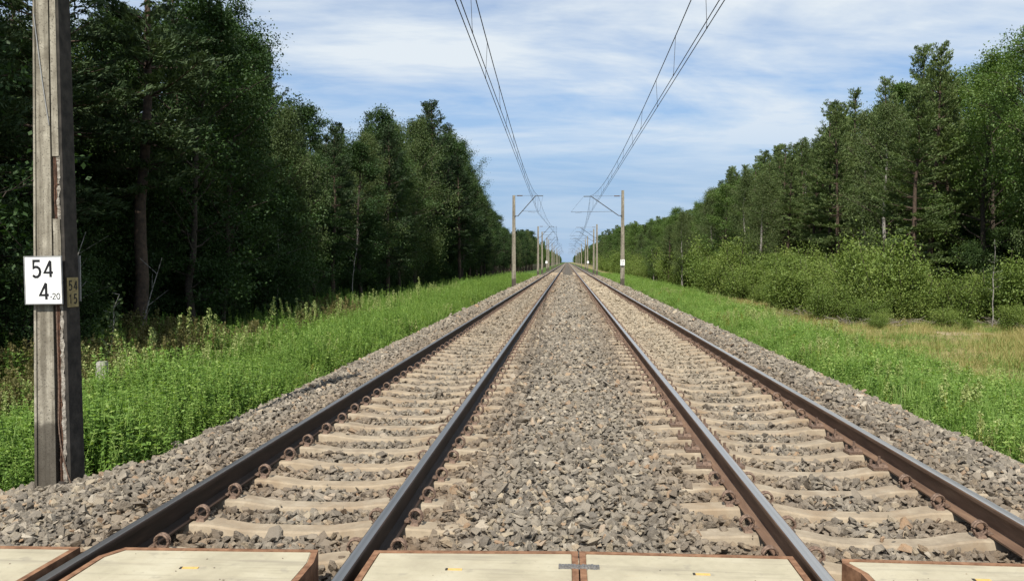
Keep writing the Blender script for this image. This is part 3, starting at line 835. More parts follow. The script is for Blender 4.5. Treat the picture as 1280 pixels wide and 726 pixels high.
overhead([-54, 7.06, 69.6, 130, 187, 250, 310, 370, 430], [-2.2, -1.62, -2.42, -1.65, -2.2, -1.6, -2.2, -1.6, -2.2], 'overhead wires with thin droppers above the track nearest the numbered mast')
overhead([-54, 8.5, 70.6, 133, 194, 255, 317, 380, 430], [1.8, 2.42, 1.90, 2.35, 1.8, 2.35, 1.8, 2.35, 1.8], 'overhead wires with thin droppers above the track nearest the bushes')

# ------------------------------------------------------------------ trees
def wiggle(a, b, n, amp, rng):
    t_ = np.linspace(0, 1, n)[:, None]
    p = a + (b - a) * t_
    j = np.cumsum(rng.normal(0, amp / n, (n, 3)), 0); j -= j[:1]; j[:, 2] *= .4
    return p + j
def unit(v): return v / (np.linalg.norm(v) + 1e-9)
def pine(seed, H=14.0, low=.28, Lm=2.7):
    rng = np.random.default_rng(seed); T, C = Geo(), Geo()
    tr = wiggle(np.zeros(3), np.array([rng.normal(0, .3), rng.normal(0, .3), H]), 14, .5, rng)
    T.tube(tr, np.linspace(.19, .025, 14), 8, 0)
    P, D = [], []
    z = low * H
    while z < H * .99:
        t_ = (z - low * H) / ((1 - low) * H)
        for k in range(rng.integers(7, 10)):
            if rng.uniform() < .14: continue
            L = Lm * (min(1, .45 + t_ * 2.4)) * (1 - t_) ** .80 * rng.uniform(.62, 1.18) + .26
            az = rng.uniform(0, 6.283); el = math.radians(-6 + 74 * t_ ** 1.4 + rng.normal(0, 9))
            base = np.array([np.interp(z, tr[:, 2], tr[:, 0]), np.interp(z, tr[:, 2], tr[:, 1]), z])
            d = np.array([math.cos(az) * math.cos(el), math.sin(az) * math.cos(el), math.sin(el)])
            n = 6; s_ = np.linspace(0, 1, n)[:, None]
            br = base + d * L * s_ + np.array([0, 0, 1]) * L * .22 * s_ ** 2 - np.array([0, 0, 1]) * L * .12 * s_
            T.tube(br, np.linspace(.034 * (L / Lm) + .008, .006, n), 4, 0)
            side = unit(np.cross(d, [0, 0, 1.]))
            nt_ = max(3, int(L * 4.2))
            for q in np.linspace(.25, 1, nt_):
                pb = np.array([np.interp(q, s_[:, 0], br[:, i]) for i in range(3)])
                sd = rng.choice([-1, 1]); tw = unit(d * .55 + side * sd * rng.uniform(.3, 1.0) + np.array([0, 0, rng.uniform(-.05, .22)]))
                tl = (1 - q) * L * .42 + .22
                for e in np.linspace(.25, 1, max(2, int(tl / .16))):
                    P.append(pb + tw * tl * e); D.append(unit(tw + np.array([0, 0, .35])))
        z += rng.uniform(.55, .85)
    P, D = np.array(P), np.array(D); k = 15
    cl = np.repeat(rng.uniform(0, 1, len(P)), k)
    PP = np.repeat(P, k, 0) + rng.normal(0, 1, (len(P) * k, 3)) * np.array([.075, .075, .04]); DD = np.repeat(D, k, 0)
    C.leaves(PP, .175, rng, .3, 3.5, DD, .6, 0, np.clip(cl * .45 + np.repeat(rng.uniform(0, 1, len(P) // 6 + 1), 6)[:len(P)].repeat(k) * .35 + rng.uniform(0, .2, len(PP)), 0, 1))
    return T.mesh('trunk', [M['pine_bark']], True), C.mesh('crown', [M['pine']])
def broad(seed, H=13.0, low=.13, R=2.9, leaf=.115, mk='broad', bark='bark', hang=0.0, tall=.5, dens=1.0):
    rng = np.random.default_rng(seed); T, C = Geo(), Geo()
    tr = wiggle(np.zeros(3), np.array([rng.normal(0, .5), rng.normal(0, .5), H * .93]), 12, 1.0, rng)
    T.tube(tr, np.linspace(.15, .03, 12), 8, 0)
    P, X_ = [], []
    nl = int(34 * dens)
    for i in range(nl):
        t_ = (i + rng.uniform(0, 1)) / nl
        z = H * (low + (.93 - low) * t_)
        base = np.array([np.interp(z, tr[:, 2], tr[:, k]) for k in (0, 1)] + [z])
        env = (math.sin(math.pi * min(1, (t_ * .86 + .14)) ** (1.25 - tall * .5))) ** .6
        L = R * max(.25, env) * rng.uniform(.6, 1.15)
        az = i * 2.4 + rng.normal(0, .4); el = math.radians(22 + 38 * t_ + rng.normal(0, 10))
        d = np.array([math.cos(az) * math.cos(el), math.sin(az) * math.cos(el), math.sin(el)])
        br = wiggle(base, base + d * L, 6, .35, rng)
        T.tube(br, np.linspace(.036 * L / R + .010, .006, 6), 5, 1)
        for j in range(7):
            q = rng.uniform(.3, 1); pb = np.array([np.interp(q, np.linspace(0, 1, 6), br[:, k]) for k in range(3)])
            d2 = unit(d + rng.normal(0, .75, 3)); l2 = L * rng.uniform(.18, .42)
            T.tube([pb, pb + d2 * l2], [.012, .004], 3, 1)
            for e in (.55, 1.0):
                P.append(pb + d2 * l2 * e); X_.append(rng.uniform(0, 1))
    P = np.array(P); X_ = np.array(X_); k = 56
    sig = np.array([.25, .25, .15]) * (R / 2.9) ** .5
    PP = np.repeat(P, k, 0) + rng.normal(0, 1, (len(P) * k, 3)) * sig
    rr = np.clip(np.repeat(X_, k) * .75 + rng.uniform(0, .25, len(PP)), 0, 1)
    if hang:
        PP[:, 2] -= np.abs(rng.exponential(hang, len(PP))); ax = np.tile([0, 0, -1.], (len(PP), 1))
        C.leaves(PP, leaf, rng, .1, 1.9, ax, .35, 0, rr)
    else: C.leaves(PP, leaf, rng, .5, 1.55, None, 0, 0, rr)
    return T.mesh('trunk', [M[bark], M['bark']], True), C.mesh('crown', [M[mk]])
def bush(seed, H=2.6, R=1.35, mk='bush', leaf=.082, stems=11):
    rng = np.random.default_rng(seed); T, C = Geo(), Geo(); P = []
    for i in range(stems):
        az = i * 2.4 + rng.normal(0, .3); sp = rng.uniform(.2, 1.0); h = H * rng.uniform(.6, 1.0) * (1 - .25 * sp)
        tip = np.array([math.cos(az) * R * sp, math.sin(az) * R * sp, h])
        br = wiggle(np.array([math.cos(az) * .1, math.sin(az) * .1, -.1]), tip, 6, .3, rng)
        T.tube(br, np.linspace(.022, .006, 6), 4, 0)
        for j in range(11):
            q = rng.uniform(.12, 1); pb = np.array([np.interp(q, np.linspace(0, 1, 6), br[:, k]) for k in range(3)])
            P.append(pb + rng.normal(0, .18, 3) * (1.2 - .6 * q))
    P = np.array(P); k = 60
    PP = np.repeat(P, k, 0) + rng.normal(0, 1, (len(P) * k, 3)) * np.array([.17, .17, .17])
    PP[:, 2] = np.abs(PP[:, 2])
    cl = np.repeat(rng.uniform(0, 1, len(P)), k)
    C.leaves(PP, leaf, rng, .35, 1.9, np.tile([0, 0, 1.], (len(PP), 1)), .25, 0, np.clip(cl * .6 + rng.uniform(0, .4, len(PP)), 0, 1))
    return T.mesh('stem', [M['bark']], True), C.mesh('foliage', [M[mk]])

PROTO = {
    'pine': [pine(21), pine(22, 14, .34, 2.4), pine(23, 14, .22, 3.0), pine(24, 14, .3, 2.6)],
    'broad': [broad(31), broad(32, R=3.3), broad(33, R=2.5, tall=.8), broad(34, leaf=.10), broad(35, 13, .34, 2.6, .10)],
    'birch': [broad(41, 13, .16, 2.3, .105, 'birch', 'birch_bark', .45, .8, 1.15), broad(42, 13, .18, 2.6, .105, 'birch', 'birch_bark', .55, .7, 1.15), broad(43, 13, .22, 2.1, .10, 'birch', 'birch_bark', .35, .9, 1.1)],
    'shrub': [broad(55, 6, .04, 2.0, .10), broad(56, 6, .05, 1.8, .09, tall=.7), broad(58, 6, .03, 2.2, .10)],
    'bush': [bush(51), bush(52, 2.9, 1.2), bush(53, 2.3, 1.6), bush(54, 2.7, 1.3, leaf=.085)],
}
def recolour(pairs, crown_m, trunk_m=None):
    out = []
    for a, b in pairs:
        b = b.copy(); b.materials[0] = crown_m
        if trunk_m: a = a.copy(); a.materials[0] = trunk_m
        out.append((a, b))
    return out
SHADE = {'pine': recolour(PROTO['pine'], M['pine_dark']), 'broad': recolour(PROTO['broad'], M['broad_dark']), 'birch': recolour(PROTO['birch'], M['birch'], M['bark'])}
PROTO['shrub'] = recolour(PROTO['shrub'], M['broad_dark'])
BASEH = {'shrub': 6.0, 'pine': 14.0, 'broad': 13.0, 'birch': 13.0, 'bush': 2.6}
NAME = {'shrub': 'shrub', 'pine': 'pine_tree', 'broad': 'broadleaf_tree', 'birch': 'birch_tree', 'bush': 'bush'}
def plant(kind, x, y, h, label, group=None, var=None, wide=1.0):
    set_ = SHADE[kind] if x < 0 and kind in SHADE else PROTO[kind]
    a, b = set_[var if var is not None else int(RNG.integers(min(4, len(set_))))]
    z = float(ground_z(x, y)) - .05
    r = empty(NAME[kind], (x, y, z), float(RNG.uniform(0, 6.28)))
    s = h / BASEH[kind]; w = s * wide * float(RNG.uniform(.92, 1.12))
    r.scale = (w, w, s)
    link(a.name.split('.')[0], a, r); link(b.name.split('.')[0], b, r)
    tag(r, label, kind if kind in ('bush', 'shrub') else 'tree', group)
    return r
# heights follow the tree line: (bearing tangent x/y, rise tangent of the tops)
SKY_L = np.array([[-.66, .36], [-.45, .35], [-.40, .305], [-.36, .268], [-.342, .215], [-.295, .178], [-.256, .168], [-.228, .192], [-.20, .180], [-.156, .192], [-.128, .150], [-.104, .088], [-.08, .053], [-.066, .040], [-.0476, .041], [-.0286, .035], [-.019, .0257], [-.010, .016]])
SKY_R = np.array([[.006, .018], [.0105, .026], [.02, .037], [.03, .034], [.048, .041], [.087, .050], [.153, .073], [.182, .108], [.21, .117], [.239, .136], [.296, .178], [.334, .221], [.372, .226], [.40, .256], [.43, .243], [.458, .24], [.506, .297], [.544, .315], [.7, .34]])
def line_h(x, y):
    T_ = SKY_L if x < 0 else SKY_R
    return float(np.interp(x / y, T_[:, 0], T_[:, 1])) * y + 2.5

LBL = {('pine', -1, 0): 'dark green pine in the shaded forest beyond the leafy weeds', ('broad', -1, 0): 'dark leafy broadleaf tree in the shaded forest beyond the leafy weeds', ('birch', -1, 0): 'drooping feathery birch in the shaded forest beyond the leafy weeds',
       ('pine', -1, 1): 'small distant pine in the shaded forest, past the first slim mast', ('broad', -1, 1): 'small distant broadleaf tree in the shaded forest, past the first slim mast', ('birch', -1, 1): 'small distant birch in the shaded forest, past the first slim mast',
       ('pine', 1, 0): 'layered pine standing in the sunlit forest behind the tall bushes', ('broad', 1, 0): 'leafy broadleaf tree in the sunlit forest behind the tall bushes', ('birch', 1, 0): 'pale feathery birch in the sunlit forest behind the tall bushes',
       ('pine', 1, 1): 'small distant pine on the sunlit side, past the tall slim mast', ('broad', 1, 1): 'small distant broadleaf tree on the sunlit side, past the tall slim mast', ('birch', 1, 1): 'small distant birch on the sunlit side, past the tall slim mast'}
COUNT = {}
ORD = 'first second third fourth fifth sixth seventh eighth ninth tenth eleventh twelfth thirteenth fourteenth fifteenth sixteenth seventeenth eighteenth nineteenth twentieth'.split()
def front_tree(kind, x, y, h, **k):
    sd = x > 0; n = COUNT.get((kind, sd), 0); COUNT[(kind, sd)] = n + 1; nm = NAME[kind].replace('_tree', '')
    lab = ('front-row %s behind the tall bushes, %s %s from the dry clearing' if sd else '%s in the shaded forest front row, %s %s from the big mast') % (nm, ORD[n], nm)
    plant(kind, x, y, h, lab, 'front row trees of the %s forest' % ('sunlit' if sd else 'shaded'), **k)
def forest_tree(kind, x, y, h, **k):
    sd = 1 if x > 0 else -1; far = 1 if y > 72 + 1.2 * abs(x) else 0
    lab = LBL[(kind, sd, far)]
    plant(kind, x, y, h, lab, '%ss of the %s' % (NAME[kind].replace('_', ' '), ('shaded forest', 'distant shaded forest', 'sunlit forest', 'distant sunlit forest')[far + (2 if sd > 0 else 0)]), **k)

# trees that stand out, each with its own label
solo = [
    ('pine', -12.8, 31.5, None, 0, 'tall pine with open crown rising above its neighbours against the sky, near the big mast'),
    ('birch', -12.2, 37.5, None, 0, 'drooping feathery birch sloping down beside the tall open pine'),
    ('broad', -13.2, 57.0, None, 1, 'bright leafy broadleaf tree with twin tops in the middle of the shaded forest'),
    ('birch', -12.6, 68.0, None, 1, 'pale hanging birch just in front of the layered pine at the forest end'),
    ('pine', -12.6, 78.0, None, 2, 'pine with flat dark side boughs at the end of the shaded forest skyline'),
    ('broad', -12.0, 93.0, None, 2, 'dense broadleaf tree where the shaded forest drops towards the first slim mast'),
    ('pine', 19.0, 45.5, None, 0, 'pointed pine forming the highest peak of the sunlit forest skyline'),
    ('broad', 20.5, 38.0, 13.5, 4, 'big leafy tree at the sunlit forest edge, nearest the camera'),
    ('birch', 14.2, 68.0, None, 2, 'lone rounded birch top rising where the sunlit forest steps down'),
    ('birch', 20.2, 35.6, 11.0, 2, 'slender white-trunked birch at the sunlit forest edge by the dry clearing'),
]
for kind, x, y, h, v, lab in solo:
    plant(kind, x, y, h or line_h(x, y), lab, None, v)
def free(x, y): return all((x - q[1]) ** 2 + (y - q[2]) ** 2 > 5.5 for q in solo)
for xi, step in ((-12.3, 3.3), (-15.2, 3.6), (-18.6, 4.2), (-22.6, 5.0)):
    y = 9.0 + RNG.uniform(0, 2)
    while y < 118:
        x = xi + RNG.normal(0, .6) + (.8 if y > 75 else 0)
        if free(x, y) and x / y > -1.05:
            h = line_h(x, y)
            h = (RNG.uniform(11, 14.5) if h < 11 and y < 30 else h * RNG.uniform(.80, 1.0))
            front = xi > -13
            kind = RNG.choice(['pine', 'broad', 'birch'], p=([.68, .32, 0] if y < 36 else [.45, .33, .22]) if front else [.7, .2, .1])
            (front_tree if front and y < 72 else forest_tree)(str(kind), x, y, min(float(h), 19.0))
        y += step * RNG.uniform(.75, 1.3)
for xi, step in ((11.8, 5.0), (14.2, 3.6), (17.2, 3.5), (20.8, 3.8), (25.0, 4.6), (29.5, 5.5)):
    y = 27.0 if xi > 17 else (78.0 if xi < 13 else 62.0)
    if xi > 16 and xi < 20: y = 40.0
    if xi > 20 and xi < 24: y = 34.0
    y += RNG.uniform(0, 2)
    while y < 118:
        x = xi + RNG.normal(0, .6)
        if free(x, y) and x / y < 1.0:
            h = line_h(x, y) * RNG.uniform(.82, 1.0)
            kind = RNG.choice(['pine', 'broad', 'birch'], p=[.80, .12, .08] if xi > 15 else [.2, .4, .4])
            (front_tree if (16 < xi < 18 and y < 72) else forest_tree)(str(kind), x, y, float(min(h, 17.0)))
        y += step * RNG.uniform(.75, 1.3)
for sd in (-1, 1):
    for xi, step in ((11.5, 5.5), (15.5, 7.0)):
        y = 120.0
        while y < 300:
            x = sd * (xi + abs(RNG.normal(0, .8)) + (.6 if sd < 0 else 0))
            forest_tree(str(RNG.choice(['pine', 'broad', 'birch'], p=[.5, .35, .15])), x, y, float(np.clip(line_h(x, y) * RNG.uniform(.8, 1.0), 7, 15)))
            y += step * RNG.uniform(.7, 1.4)
# forest that reads as one mass: behind the rows and far down the line
fm = [PROTO[k][i] for k, i in (('pine', 0), ('pine', 2), ('broad', 0), ('broad', 2))]
def tree_joined(tr, cr):
    g = bmesh.new(); g.from_mesh(cr); me = bpy.data.meshes.new('forest_tree'); g.to_mesh(me); g.free(); me.materials.append(cr.materials[0]); return me
fsrc = source('forest_tree', [b for a, b in fm])
P_, S_ = [], []
for sd in (-1, 1):
    for _ in range(420):
        y = RNG.uniform(18, 310); x = sd * RNG.uniform(27 if y < 118 else 19, 48)
        if abs(x) / y > .95: continue
        P_.append((x, y, float(ground_z(x, y)) - .1)); S_.append(min(line_h(x, y) * .85, 14.0) / 13.5)
    for _ in range(520):
        y = 300 + 1400 * RNG.uniform() ** 1.6; x = sd * RNG.uniform(12, 34)
        P_.append((x, y, -1.0)); S_.append(RNG.uniform(.7, 1.0))
R_ = np.zeros((len(P_), 3)); R_[:, 2] = RNG.uniform(0, 6.28, len(P_))
tag(scatter('distant_forest', P_, R_, S_, RNG.integers(0, 4, len(P_)), fsrc), 'mass of distant forest behind the tree rows and down the line', 'forest', kind='stuff')

# bushes
nb = 0
for i in range(92):
    y = 36.5 + 85 * (i / 92) ** 1.35; edge = 11.0 + 1.0 * float(sstep(50, 100, y)) * 0
    x = edge + RNG.uniform(0, 3.6); front = x < 11.9 and y < 85 and nb < 20; nb += front
    plant('bush', x + .5 * vnoise(0, y, 3), y + RNG.normal(0, .6), RNG.uniform(1.7, 3.1) + (1.5 * float(sstep(11.3, 13.5, x)) + 1.9 * float(sstep(46, 85, y))) * RNG.uniform(.2, 1), ('%s leafy bush along the front edge of the thicket, counted from the dry clearing' % ORD[nb - 1]) if front else 'light green leafy bush deep in the tall thicket in front of the sunlit forest', 'bushes of the sunlit thicket')
for i in range(34):
    x = RNG.uniform(12.5, 24); y = 38.2 + RNG.uniform(-1.6, 2.6) - (x - 12) * .22
    plant('bush', x, y, RNG.uniform(1.7, 3.5) * (1 if x < 19 else .8), 'light green leafy bush along the far edge of the dry clearing', 'bushes along the dry clearing')
for i in range(46):
    y = 120 + 190 * i / 46
    plant('bush', 10.4 + abs(RNG.normal(0, 1.2)), y, RNG.uniform(3.0, 5.6), 'small distant bush before the sunlit trees past the tall slim mast', 'distant bushes of the sunlit side')
for i in range(96):
    y = 11.5 + 110 * (i / 96) ** 1.3; x = -11.6 - RNG.uniform(0, 5.5)
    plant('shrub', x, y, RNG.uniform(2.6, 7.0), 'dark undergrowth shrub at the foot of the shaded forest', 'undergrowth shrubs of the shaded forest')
for i in range(44):
    x = RNG.uniform(19, 33); y = 37 + RNG.uniform(0, 26) + (x - 19) * .3
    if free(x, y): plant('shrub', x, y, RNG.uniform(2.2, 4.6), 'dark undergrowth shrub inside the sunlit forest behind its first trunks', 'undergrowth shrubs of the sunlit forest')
for i in range(11):
    x = RNG.uniform(10.3, 20); y = RNG.uniform(33.6, 36.6) - (x - 12) * .18
    plant('bush', x, y, RNG.uniform(.6, 1.6), 'small low bush standing clear of the thicket in the dry clearing', 'low bushes in the dry clearing', None, 1.2)
PROTO['bush'].append(bush(57, 1.5, .9, 'rusty_leaf', .09, 7))
plant('bush', 13.6, 38.9, 2.9, 'bush with reddish brown withered leaves in the sunlit thicket', None, 4, .7)
def sapling(x, y, h, label, lean=0.0):
    rng = np.random.default_rng(int(abs(x) * 10 + y)); T, C = Geo(), Geo(); P = []
    tr = wiggle(np.zeros(3), np.array([lean, 0, h]), 8, .3, rng); T.tube(tr, np.linspace(.028, .006, 8), 5)
    for i in range(16):
        q = rng.uniform(.35, 1); pb = np.array([np.interp(q, np.linspace(0, 1, 8), tr[:, k]) for k in range(3)])
        d = unit(np.array([rng.normal(), rng.normal(), .5])); l = rng.uniform(.25, .6) * (1.3 - q)
        T.tube([pb, pb + d * l], [.007, .003], 3); P += [pb + d * l * e for e in (.4, .7, 1)]
    P = np.repeat(np.array(P), 5, 0); P = P + rng.normal(0, .08, P.shape); C.leaves(P, .085, rng, .3, 1.6)
    r = empty('birch_sapling', (x, y, float(ground_z(x, y)) - .05)); tag(r, label, 'tree')
    link('trunk', T.mesh('trunk', [M['birch_bark']], True), r); link('crown', C.mesh('crown', [M['birch']]), r)
sapling(17.0, 34.8, 3.6, 'thin sparse birch sapling with pale stem at the edge of the dry clearing')
sapling(-9.6, 16.6, 2.0, 'thin leaning sapling with few leaves at the dark forest foot', .5)
# bare pale stems standing inside the shaded forest
for i, (x, y, h, ln) in enumerate(((-11.2, 17.5, 3.4, .5), (-11.8, 19.5, 4.2, -.4), (-10.9, 20.5, 2.9, .7), (-11.6, 33.0, 4.2, -.2), (-11.2, 43.0, 4.6, .3))):
    g = Geo(); rng = np.random.default_rng(900 + i)
    tr = wiggle(np.zeros(3), np.array([ln, .2, h]), 8, .35, rng); g.tube(tr, np.linspace(.028, .008, 8), 5)
    for q in range(5): 
        a = tr[3 + q % 4]; g.tube([a, a + np.array([rng.normal(0, .4), rng.normal(0, .3), .4])], [.01, .004], 3)
    o = link('bare_stem', g.mesh('bare_stem', [M['birch_bark']], True)); o.location = (x, y, float(ground_z(x, y)) - .05)
    tag(o, 'thin pale bare stem standing before the dark forest interior', 'tree', 'bare stems at the shaded forest foot')

# ------------------------------------------------------------------ weeds and grass (stuff)
def grass_clump(seed, n, h, w, spread, mk, curl=.5):
    rng = np.random.default_rng(seed); g = Geo()
    b = rng.normal(0, spread, (n, 2)); az = rng.uniform(0, 6.28, n); hh = h * rng.uniform(.55, 1.1, n); ln = rng.uniform(.1, curl, n)
    rr = rng.uniform(0, 1, n)
    for i in range(n):
        d = np.array([math.cos(az[i]), math.sin(az[i]), 0]); s_ = np.array([-d[1], d[0], 0]); p0 = np.array([*b[i], -.04])
        v = []
        for q, ww in ((0, 1), (.55, .8), (1, .08)):
            c_ = p0 + np.array([0, 0, hh[i] * q * (1 - .15 * ln[i] * q)]) + d * hh[i] * ln[i] * q * q
            v += [c_ - s_ * w * ww / 2, c_ + s_ * w * ww / 2]
        g.add(v, [[0, 1, 3, 2], [2, 3, 5, 4]], 0, [rr[i], min(1, rr[i] + .15)])
    return g.mesh('grass_clump', [M[mk]])
def weed_clump(seed, stems, h, leaf, spread, mk='weed', plume=False, pm='plume'):
    rng = np.random.default_rng(seed); g = Geo(); P, A_ = [], []; Q = []
    for i in range(stems):
        b = np.array([*rng.normal(0, spread, 2), -.05]); hh = h * rng.uniform(.6, 1.1); tip = b + np.array([rng.normal(0, .12), rng.normal(0, .12), hh])
        g.tube([b, (b + tip) / 2 + rng.normal(0, .02, 3), tip], [.006, .005, .003], 3, 0)
        nn = int(hh / .036)
        for k in range(nn):
            q = (k + rng.uniform()) / nn
            if q < .12: continue
            az = k * 2.4 + rng.normal(0, .3); d = np.array([math.cos(az), math.sin(az), rng.uniform(-.1, .5)])
            L = leaf * (1.15 - .6 * q)
            if plume and q > .62: 
                for _ in range(7): Q.append(b + (tip - b) * q + rng.normal(0, .045 * (1.35 - q), 3))
                continue
            P.append(b + (tip - b) * q + d * L * .6); A_.append(d)
            if rng.uniform() < .8:
                P.append(b + (tip - b) * q - d * L * .6 * np.array([1, 1, -1])); A_.append(-d * np.array([1, 1, -1]))
    g.leaves(np.array(P), leaf, rng, .9, 1.6, np.array(A_), .75, 0)
    if Q: g.leaves(np.array(Q), .042, rng, .3, 1.5, np.tile([0, 0, 1.], (len(Q), 1)), .4, 1)
    return g.mesh('weed_clump', [M[mk], M[pm]])
weeds = [weed_clump(61, 9, .60, .050, .14), weed_clump(62, 9, .72, .044, .13), weed_clump(63, 10, .50, .056, .15), weed_clump(64, 8, .80, .044, .13)]
plumes = [weed_clump(65, 4, 1.15, .075, .10, 'weed', True), weed_clump(66, 3, 1.3, .08, .09, 'weed', True)]
brown = [weed_clump(67, 8, 1.0, .05, .15, 'brown', True, 'brown'), grass_clump(68, 40, .85, .008, .16, 'brown', .45)]
grass_s = [grass_clump(71, 55, .40, .010, .13, 'grass'), grass_clump(72, 55, .50, .009, .13, 'grass'), weed_clump(73, 8, .36, .048, .14, 'grass'), weed_clump(77, 9, .30, .042, .15, 'grass')]
dry_s = [grass_clump(74, 45, .30, .008, .16, 'dry', .9), grass_clump(75, 40, .38, .007, .15, 'dry', .8), grass_clump(76, 40, .26, .009, .15, 'grass', .7), weed_clump(78, 6, .26, .05, .14, 'bush')]
def field(name, n, y0, y1, xa, xb, protos, label, cat, smin, smax, ypow=1.8, dens=None, pick=None, grow=0.0):
    y = y0 + (y1 - y0) * RNG.uniform(size=n) ** ypow
    uu = RNG.uniform(size=n); x = xa(y) + uu * (xb(y) - xa(y))
    if dens is not None:
        k = RNG.uniform(size=n) < dens(x, y); x, y = x[k], y[k]
    n = len(x); z = ground_z(x, y)
    s = RNG.uniform(smin, smax, n) * (1 + .22 * vnoise(x, y, 1.7) + .28 * vnoise(x + 3, y, .8)) * (1 + grow * sstep(10, 90, y))
    rot = RNG.normal(0, .09, (n, 3)); rot[:, 2] = RNG.uniform(0, 6.28, n)
    idx = RNG.integers(0, len(protos), n) if pick is None else pick(x, y)
    o = scatter(name, np.stack([x, y, z], 1), rot, s, idx, source(name + '_source', protos))
    tag(o, label, cat, kind='stuff'); return o
E_ = lambda v: (lambda y: np.full_like(y, v))
field('weeds', 15000, 7.9, 120, lambda y: np.minimum(-9.8 + 0 * y, -9.0), lambda y: xl(y) - .10, weeds, 'bright green leafy weeds growing between ballast and shaded forest', 'weeds', .75, 1.2, 2.1,
      lambda x, y: np.clip(1.0 - .8 * sstep(-7.6, -10, x) * (y > 11), .15, 1), None, .3)
field('grass', 16000, 7.6, 150, E_(-10.5), lambda y: xl(y) - .0, grass_s, 'bright green grass among the weeds beside the dark rails', 'grass', .6, 1.15, 1.7, None, None, .35)
field('pale_weeds', 480, 11, 60, lambda y: -9.6 + 0 * y, lambda y: -7.2 - 0 * y, plumes, 'tall pale feathery flowering weeds along the shaded forest foot', 'weeds', .45, 1.0, 1.5,
      lambda x, y: np.where(vnoise(x, y, 2.3) > .0, .9, .15))
field('dead_weeds', 900, 10, 40, E_(-10.8), E_(-7.9), brown, 'brown withered weeds behind the bright leafy weeds', 'weeds', .7, 1.15, 1.4,
      lambda x, y: np.where((vnoise(x + 4, y, 3.0) > .1) | (y < 19), .95, .1))
field('forest_undergrowth', 2600, 9, 100, E_(-15.0), E_(-9.6), [weeds[1], weeds[3], grass_s[1]], 'dark ground cover at the foot of the shaded forest', 'undergrowth', .8, 1.5, 1.5)
field('verge_grass', 17000, 6.5, 150, lambda y: xr(y) - .05, lambda y: 8.9 + 1.2 * sstep(30, 70, y), [grass_s[1], grass_s[2], grass_s[3], grass_s[2], grass_s[3], weeds[2]], 'bright green grass and herbs on the verge of the sunlit side', 'grass', .65, 1.1, 1.8, None, None, .3)
field('dry_grass', 11000, 9, 75, lambda y: 8.2 + 1.0 * sstep(30, 70, y), lambda y: 11.5 + 10 * (1 - sstep(36, 44, y)), dry_s, 'dry yellow grass of the clearing before the bushes', 'dry grass', .6, 1.2, 1.3,
      lambda x, y: np.where(vnoise(x, y, 1.9) > -.35, .95, .25), lambda x, y: np.where(RNG.uniform(size=len(x)) < .50 - .6 * vnoise(x, y, 2.2), RNG.integers(2, 4, len(x)), RNG.integers(0, 2, len(x))))

M['seed'] = foliage('seed_heads', [(0, (.17, .19, .06)), (.5, (.27, .27, .10)), (1, (.38, .34, .16))], .35, .03, .4)
M['yellow_leaf'] = foliage('yellowing_leaves', [(0, (.16, .20, .035)), (.5, (.26, .28, .06)), (1, (.38, .36, .10))], .4, .04, .4)
tall = [grass_clump(81, 26, .85, .007, .12, 'seed', .5), grass_clump(82, 22, .72, .008, .12, 'grass', .6), weed_clump(83, 5, .72, .055, .12, 'yellow_leaf', True, 'plume'), weed_clump(84, 4, .55, .045, .12, 'weed', True, 'yellow_leaf'), grass_clump(85, 30, .62, .006, .13, 'seed', .8)]
for nm, n, xa, xb, where in (('tall_grass', 1700, lambda y: np.full_like(y, -9.6), lambda y: xl(y) - .12, 'left'), ('tall_grass', 1500, lambda y: xr(y) + .1, lambda y: 9.2 + 1.2 * sstep(30, 70, y), 'right')):
    field(nm, n, 8.2, 95, xa, xb, tall, 'tall seeding grass and flower stalks among the %s' % ('bright leafy weeds beside the dark rails' if where == 'left' else 'green verge of the sunlit side'), 'grass', .5, 1.0, 1.6,
          lambda x, y: np.where(vnoise(x + 11, y, 2.6) > .02, .9, .12))
field('spilled_weeds', 420, 8.0, 60, lambda y: xl(y) - .1, lambda y: xl(y) + .42, [weeds[2], grass_s[3], grass_s[2]], 'low weeds creeping over the ballast edge beside the dark rails', 'weeds', .3, .7, 1.5)
field('spilled_weeds', 420, 8.0, 60, lambda y: xr(y) - .42, lambda y: xr(y) + .1, [weeds[2], grass_s[3], grass_s[2]], 'low weeds creeping over the ballast edge on the sunlit side', 'weeds', .3, .7, 1.5)

# small concrete marker post in the weeds
r = empty('marker_post', (-8.15, 14.2, -.95)); r.rotation_euler = (0, 0, .15); tag(r, 'small pale concrete marker post standing in the weeds behind the big mast', 'marker post')
g = Geo(); g.box((0, 0, .36), (.16, .14, .80)); link('shaft', g.mesh('shaft', [M['marker']]), r)
g = Geo(); g.box((0, 0, .79), (.17, .15, .06), taper=.8); link('cap', g.mesh('cap', [M['marker']]), r)

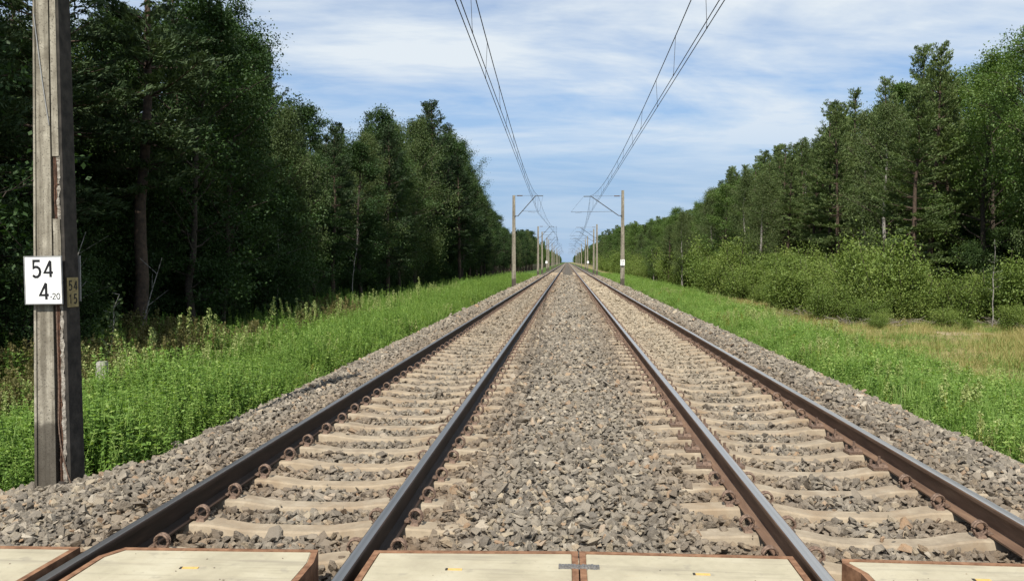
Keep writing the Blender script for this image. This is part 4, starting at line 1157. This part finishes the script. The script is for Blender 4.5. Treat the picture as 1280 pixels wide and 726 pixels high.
# brush cut and left lying at the foot of the thicket, and bare sand in the clearing
for i, (x, y) in enumerate(((11.6, 36.0), (13.0, 35.6), (14.8, 35.2), (17.2, 34.6), (10.9, 40.5), (12.2, 35.2))):
    g = Geo(); rng = np.random.default_rng(700 + i)
    for k in range(46):
        a = rng.uniform(0, 6.28); c = np.array([*rng.normal(0, .45, 2), abs(rng.normal(.05, .10))]); L = rng.uniform(.3, .9)
        d = np.array([math.cos(a), math.sin(a), rng.normal(0, .25)]) * L / 2
        g.tube([c - d, c + rng.normal(0, .04, 3), c + d], [.010, .009, .005], 4)
    o = link('brush_pile', g.mesh('brush_pile', [M['dead_twig']])); o.location = (x, y, float(ground_z(x, y)) + .08)
    tag(o, 'low heap of dry grey twigs lying at the foot of the sunlit thicket', 'brush pile', 'brush piles before the thicket')
n_ = 26; th = np.linspace(0, 2 * np.pi, n_, endpoint=False)
rad = np.stack([np.full(n_, k) for k in (0.02, .4, .75, 1.0)]) ; rw = 1 + .25 * np.sin(3 * th + 1) + .12 * np.sin(7 * th)
Xs = 14.4 + rad * rw * 1.2 * np.cos(th); Ys = 31.8 + rad * rw * .9 * np.sin(th)
Xs = np.concatenate([Xs, Xs[:, :1]], 1); Ys = np.concatenate([Ys, Ys[:, :1]], 1)
Zs = ground_z(Xs, Ys) + np.array([.06, .055, .03, -.05])[:, None]
tag(link('sand_patch', grid_mesh('sand_patch', Xs, Ys, Zs, M['sand'])), kind='structure')
# stones and grit kicked up on to the crossing panels
for i in range(34):
    x = float(RNG.uniform(-3.0, 2.8)); 
    if min(abs(x - q) for q in (RL, RLi, RR, RRo)) < .24: continue
    o = link('pebble', stones[int(RNG.integers(14))]); sc = float(RNG.uniform(.006, .017)); o.scale = (sc,) * 3
    o.location = (x, float(RNG.uniform(4.05, 4.5)), -.009 + sc * .22); o.rotation_euler = (0, 0, float(RNG.uniform(0, 6)))
    tag(o, 'tiny grey pebble lying on a cream crossing panel', 'pebble', 'pebbles on the crossing panels')
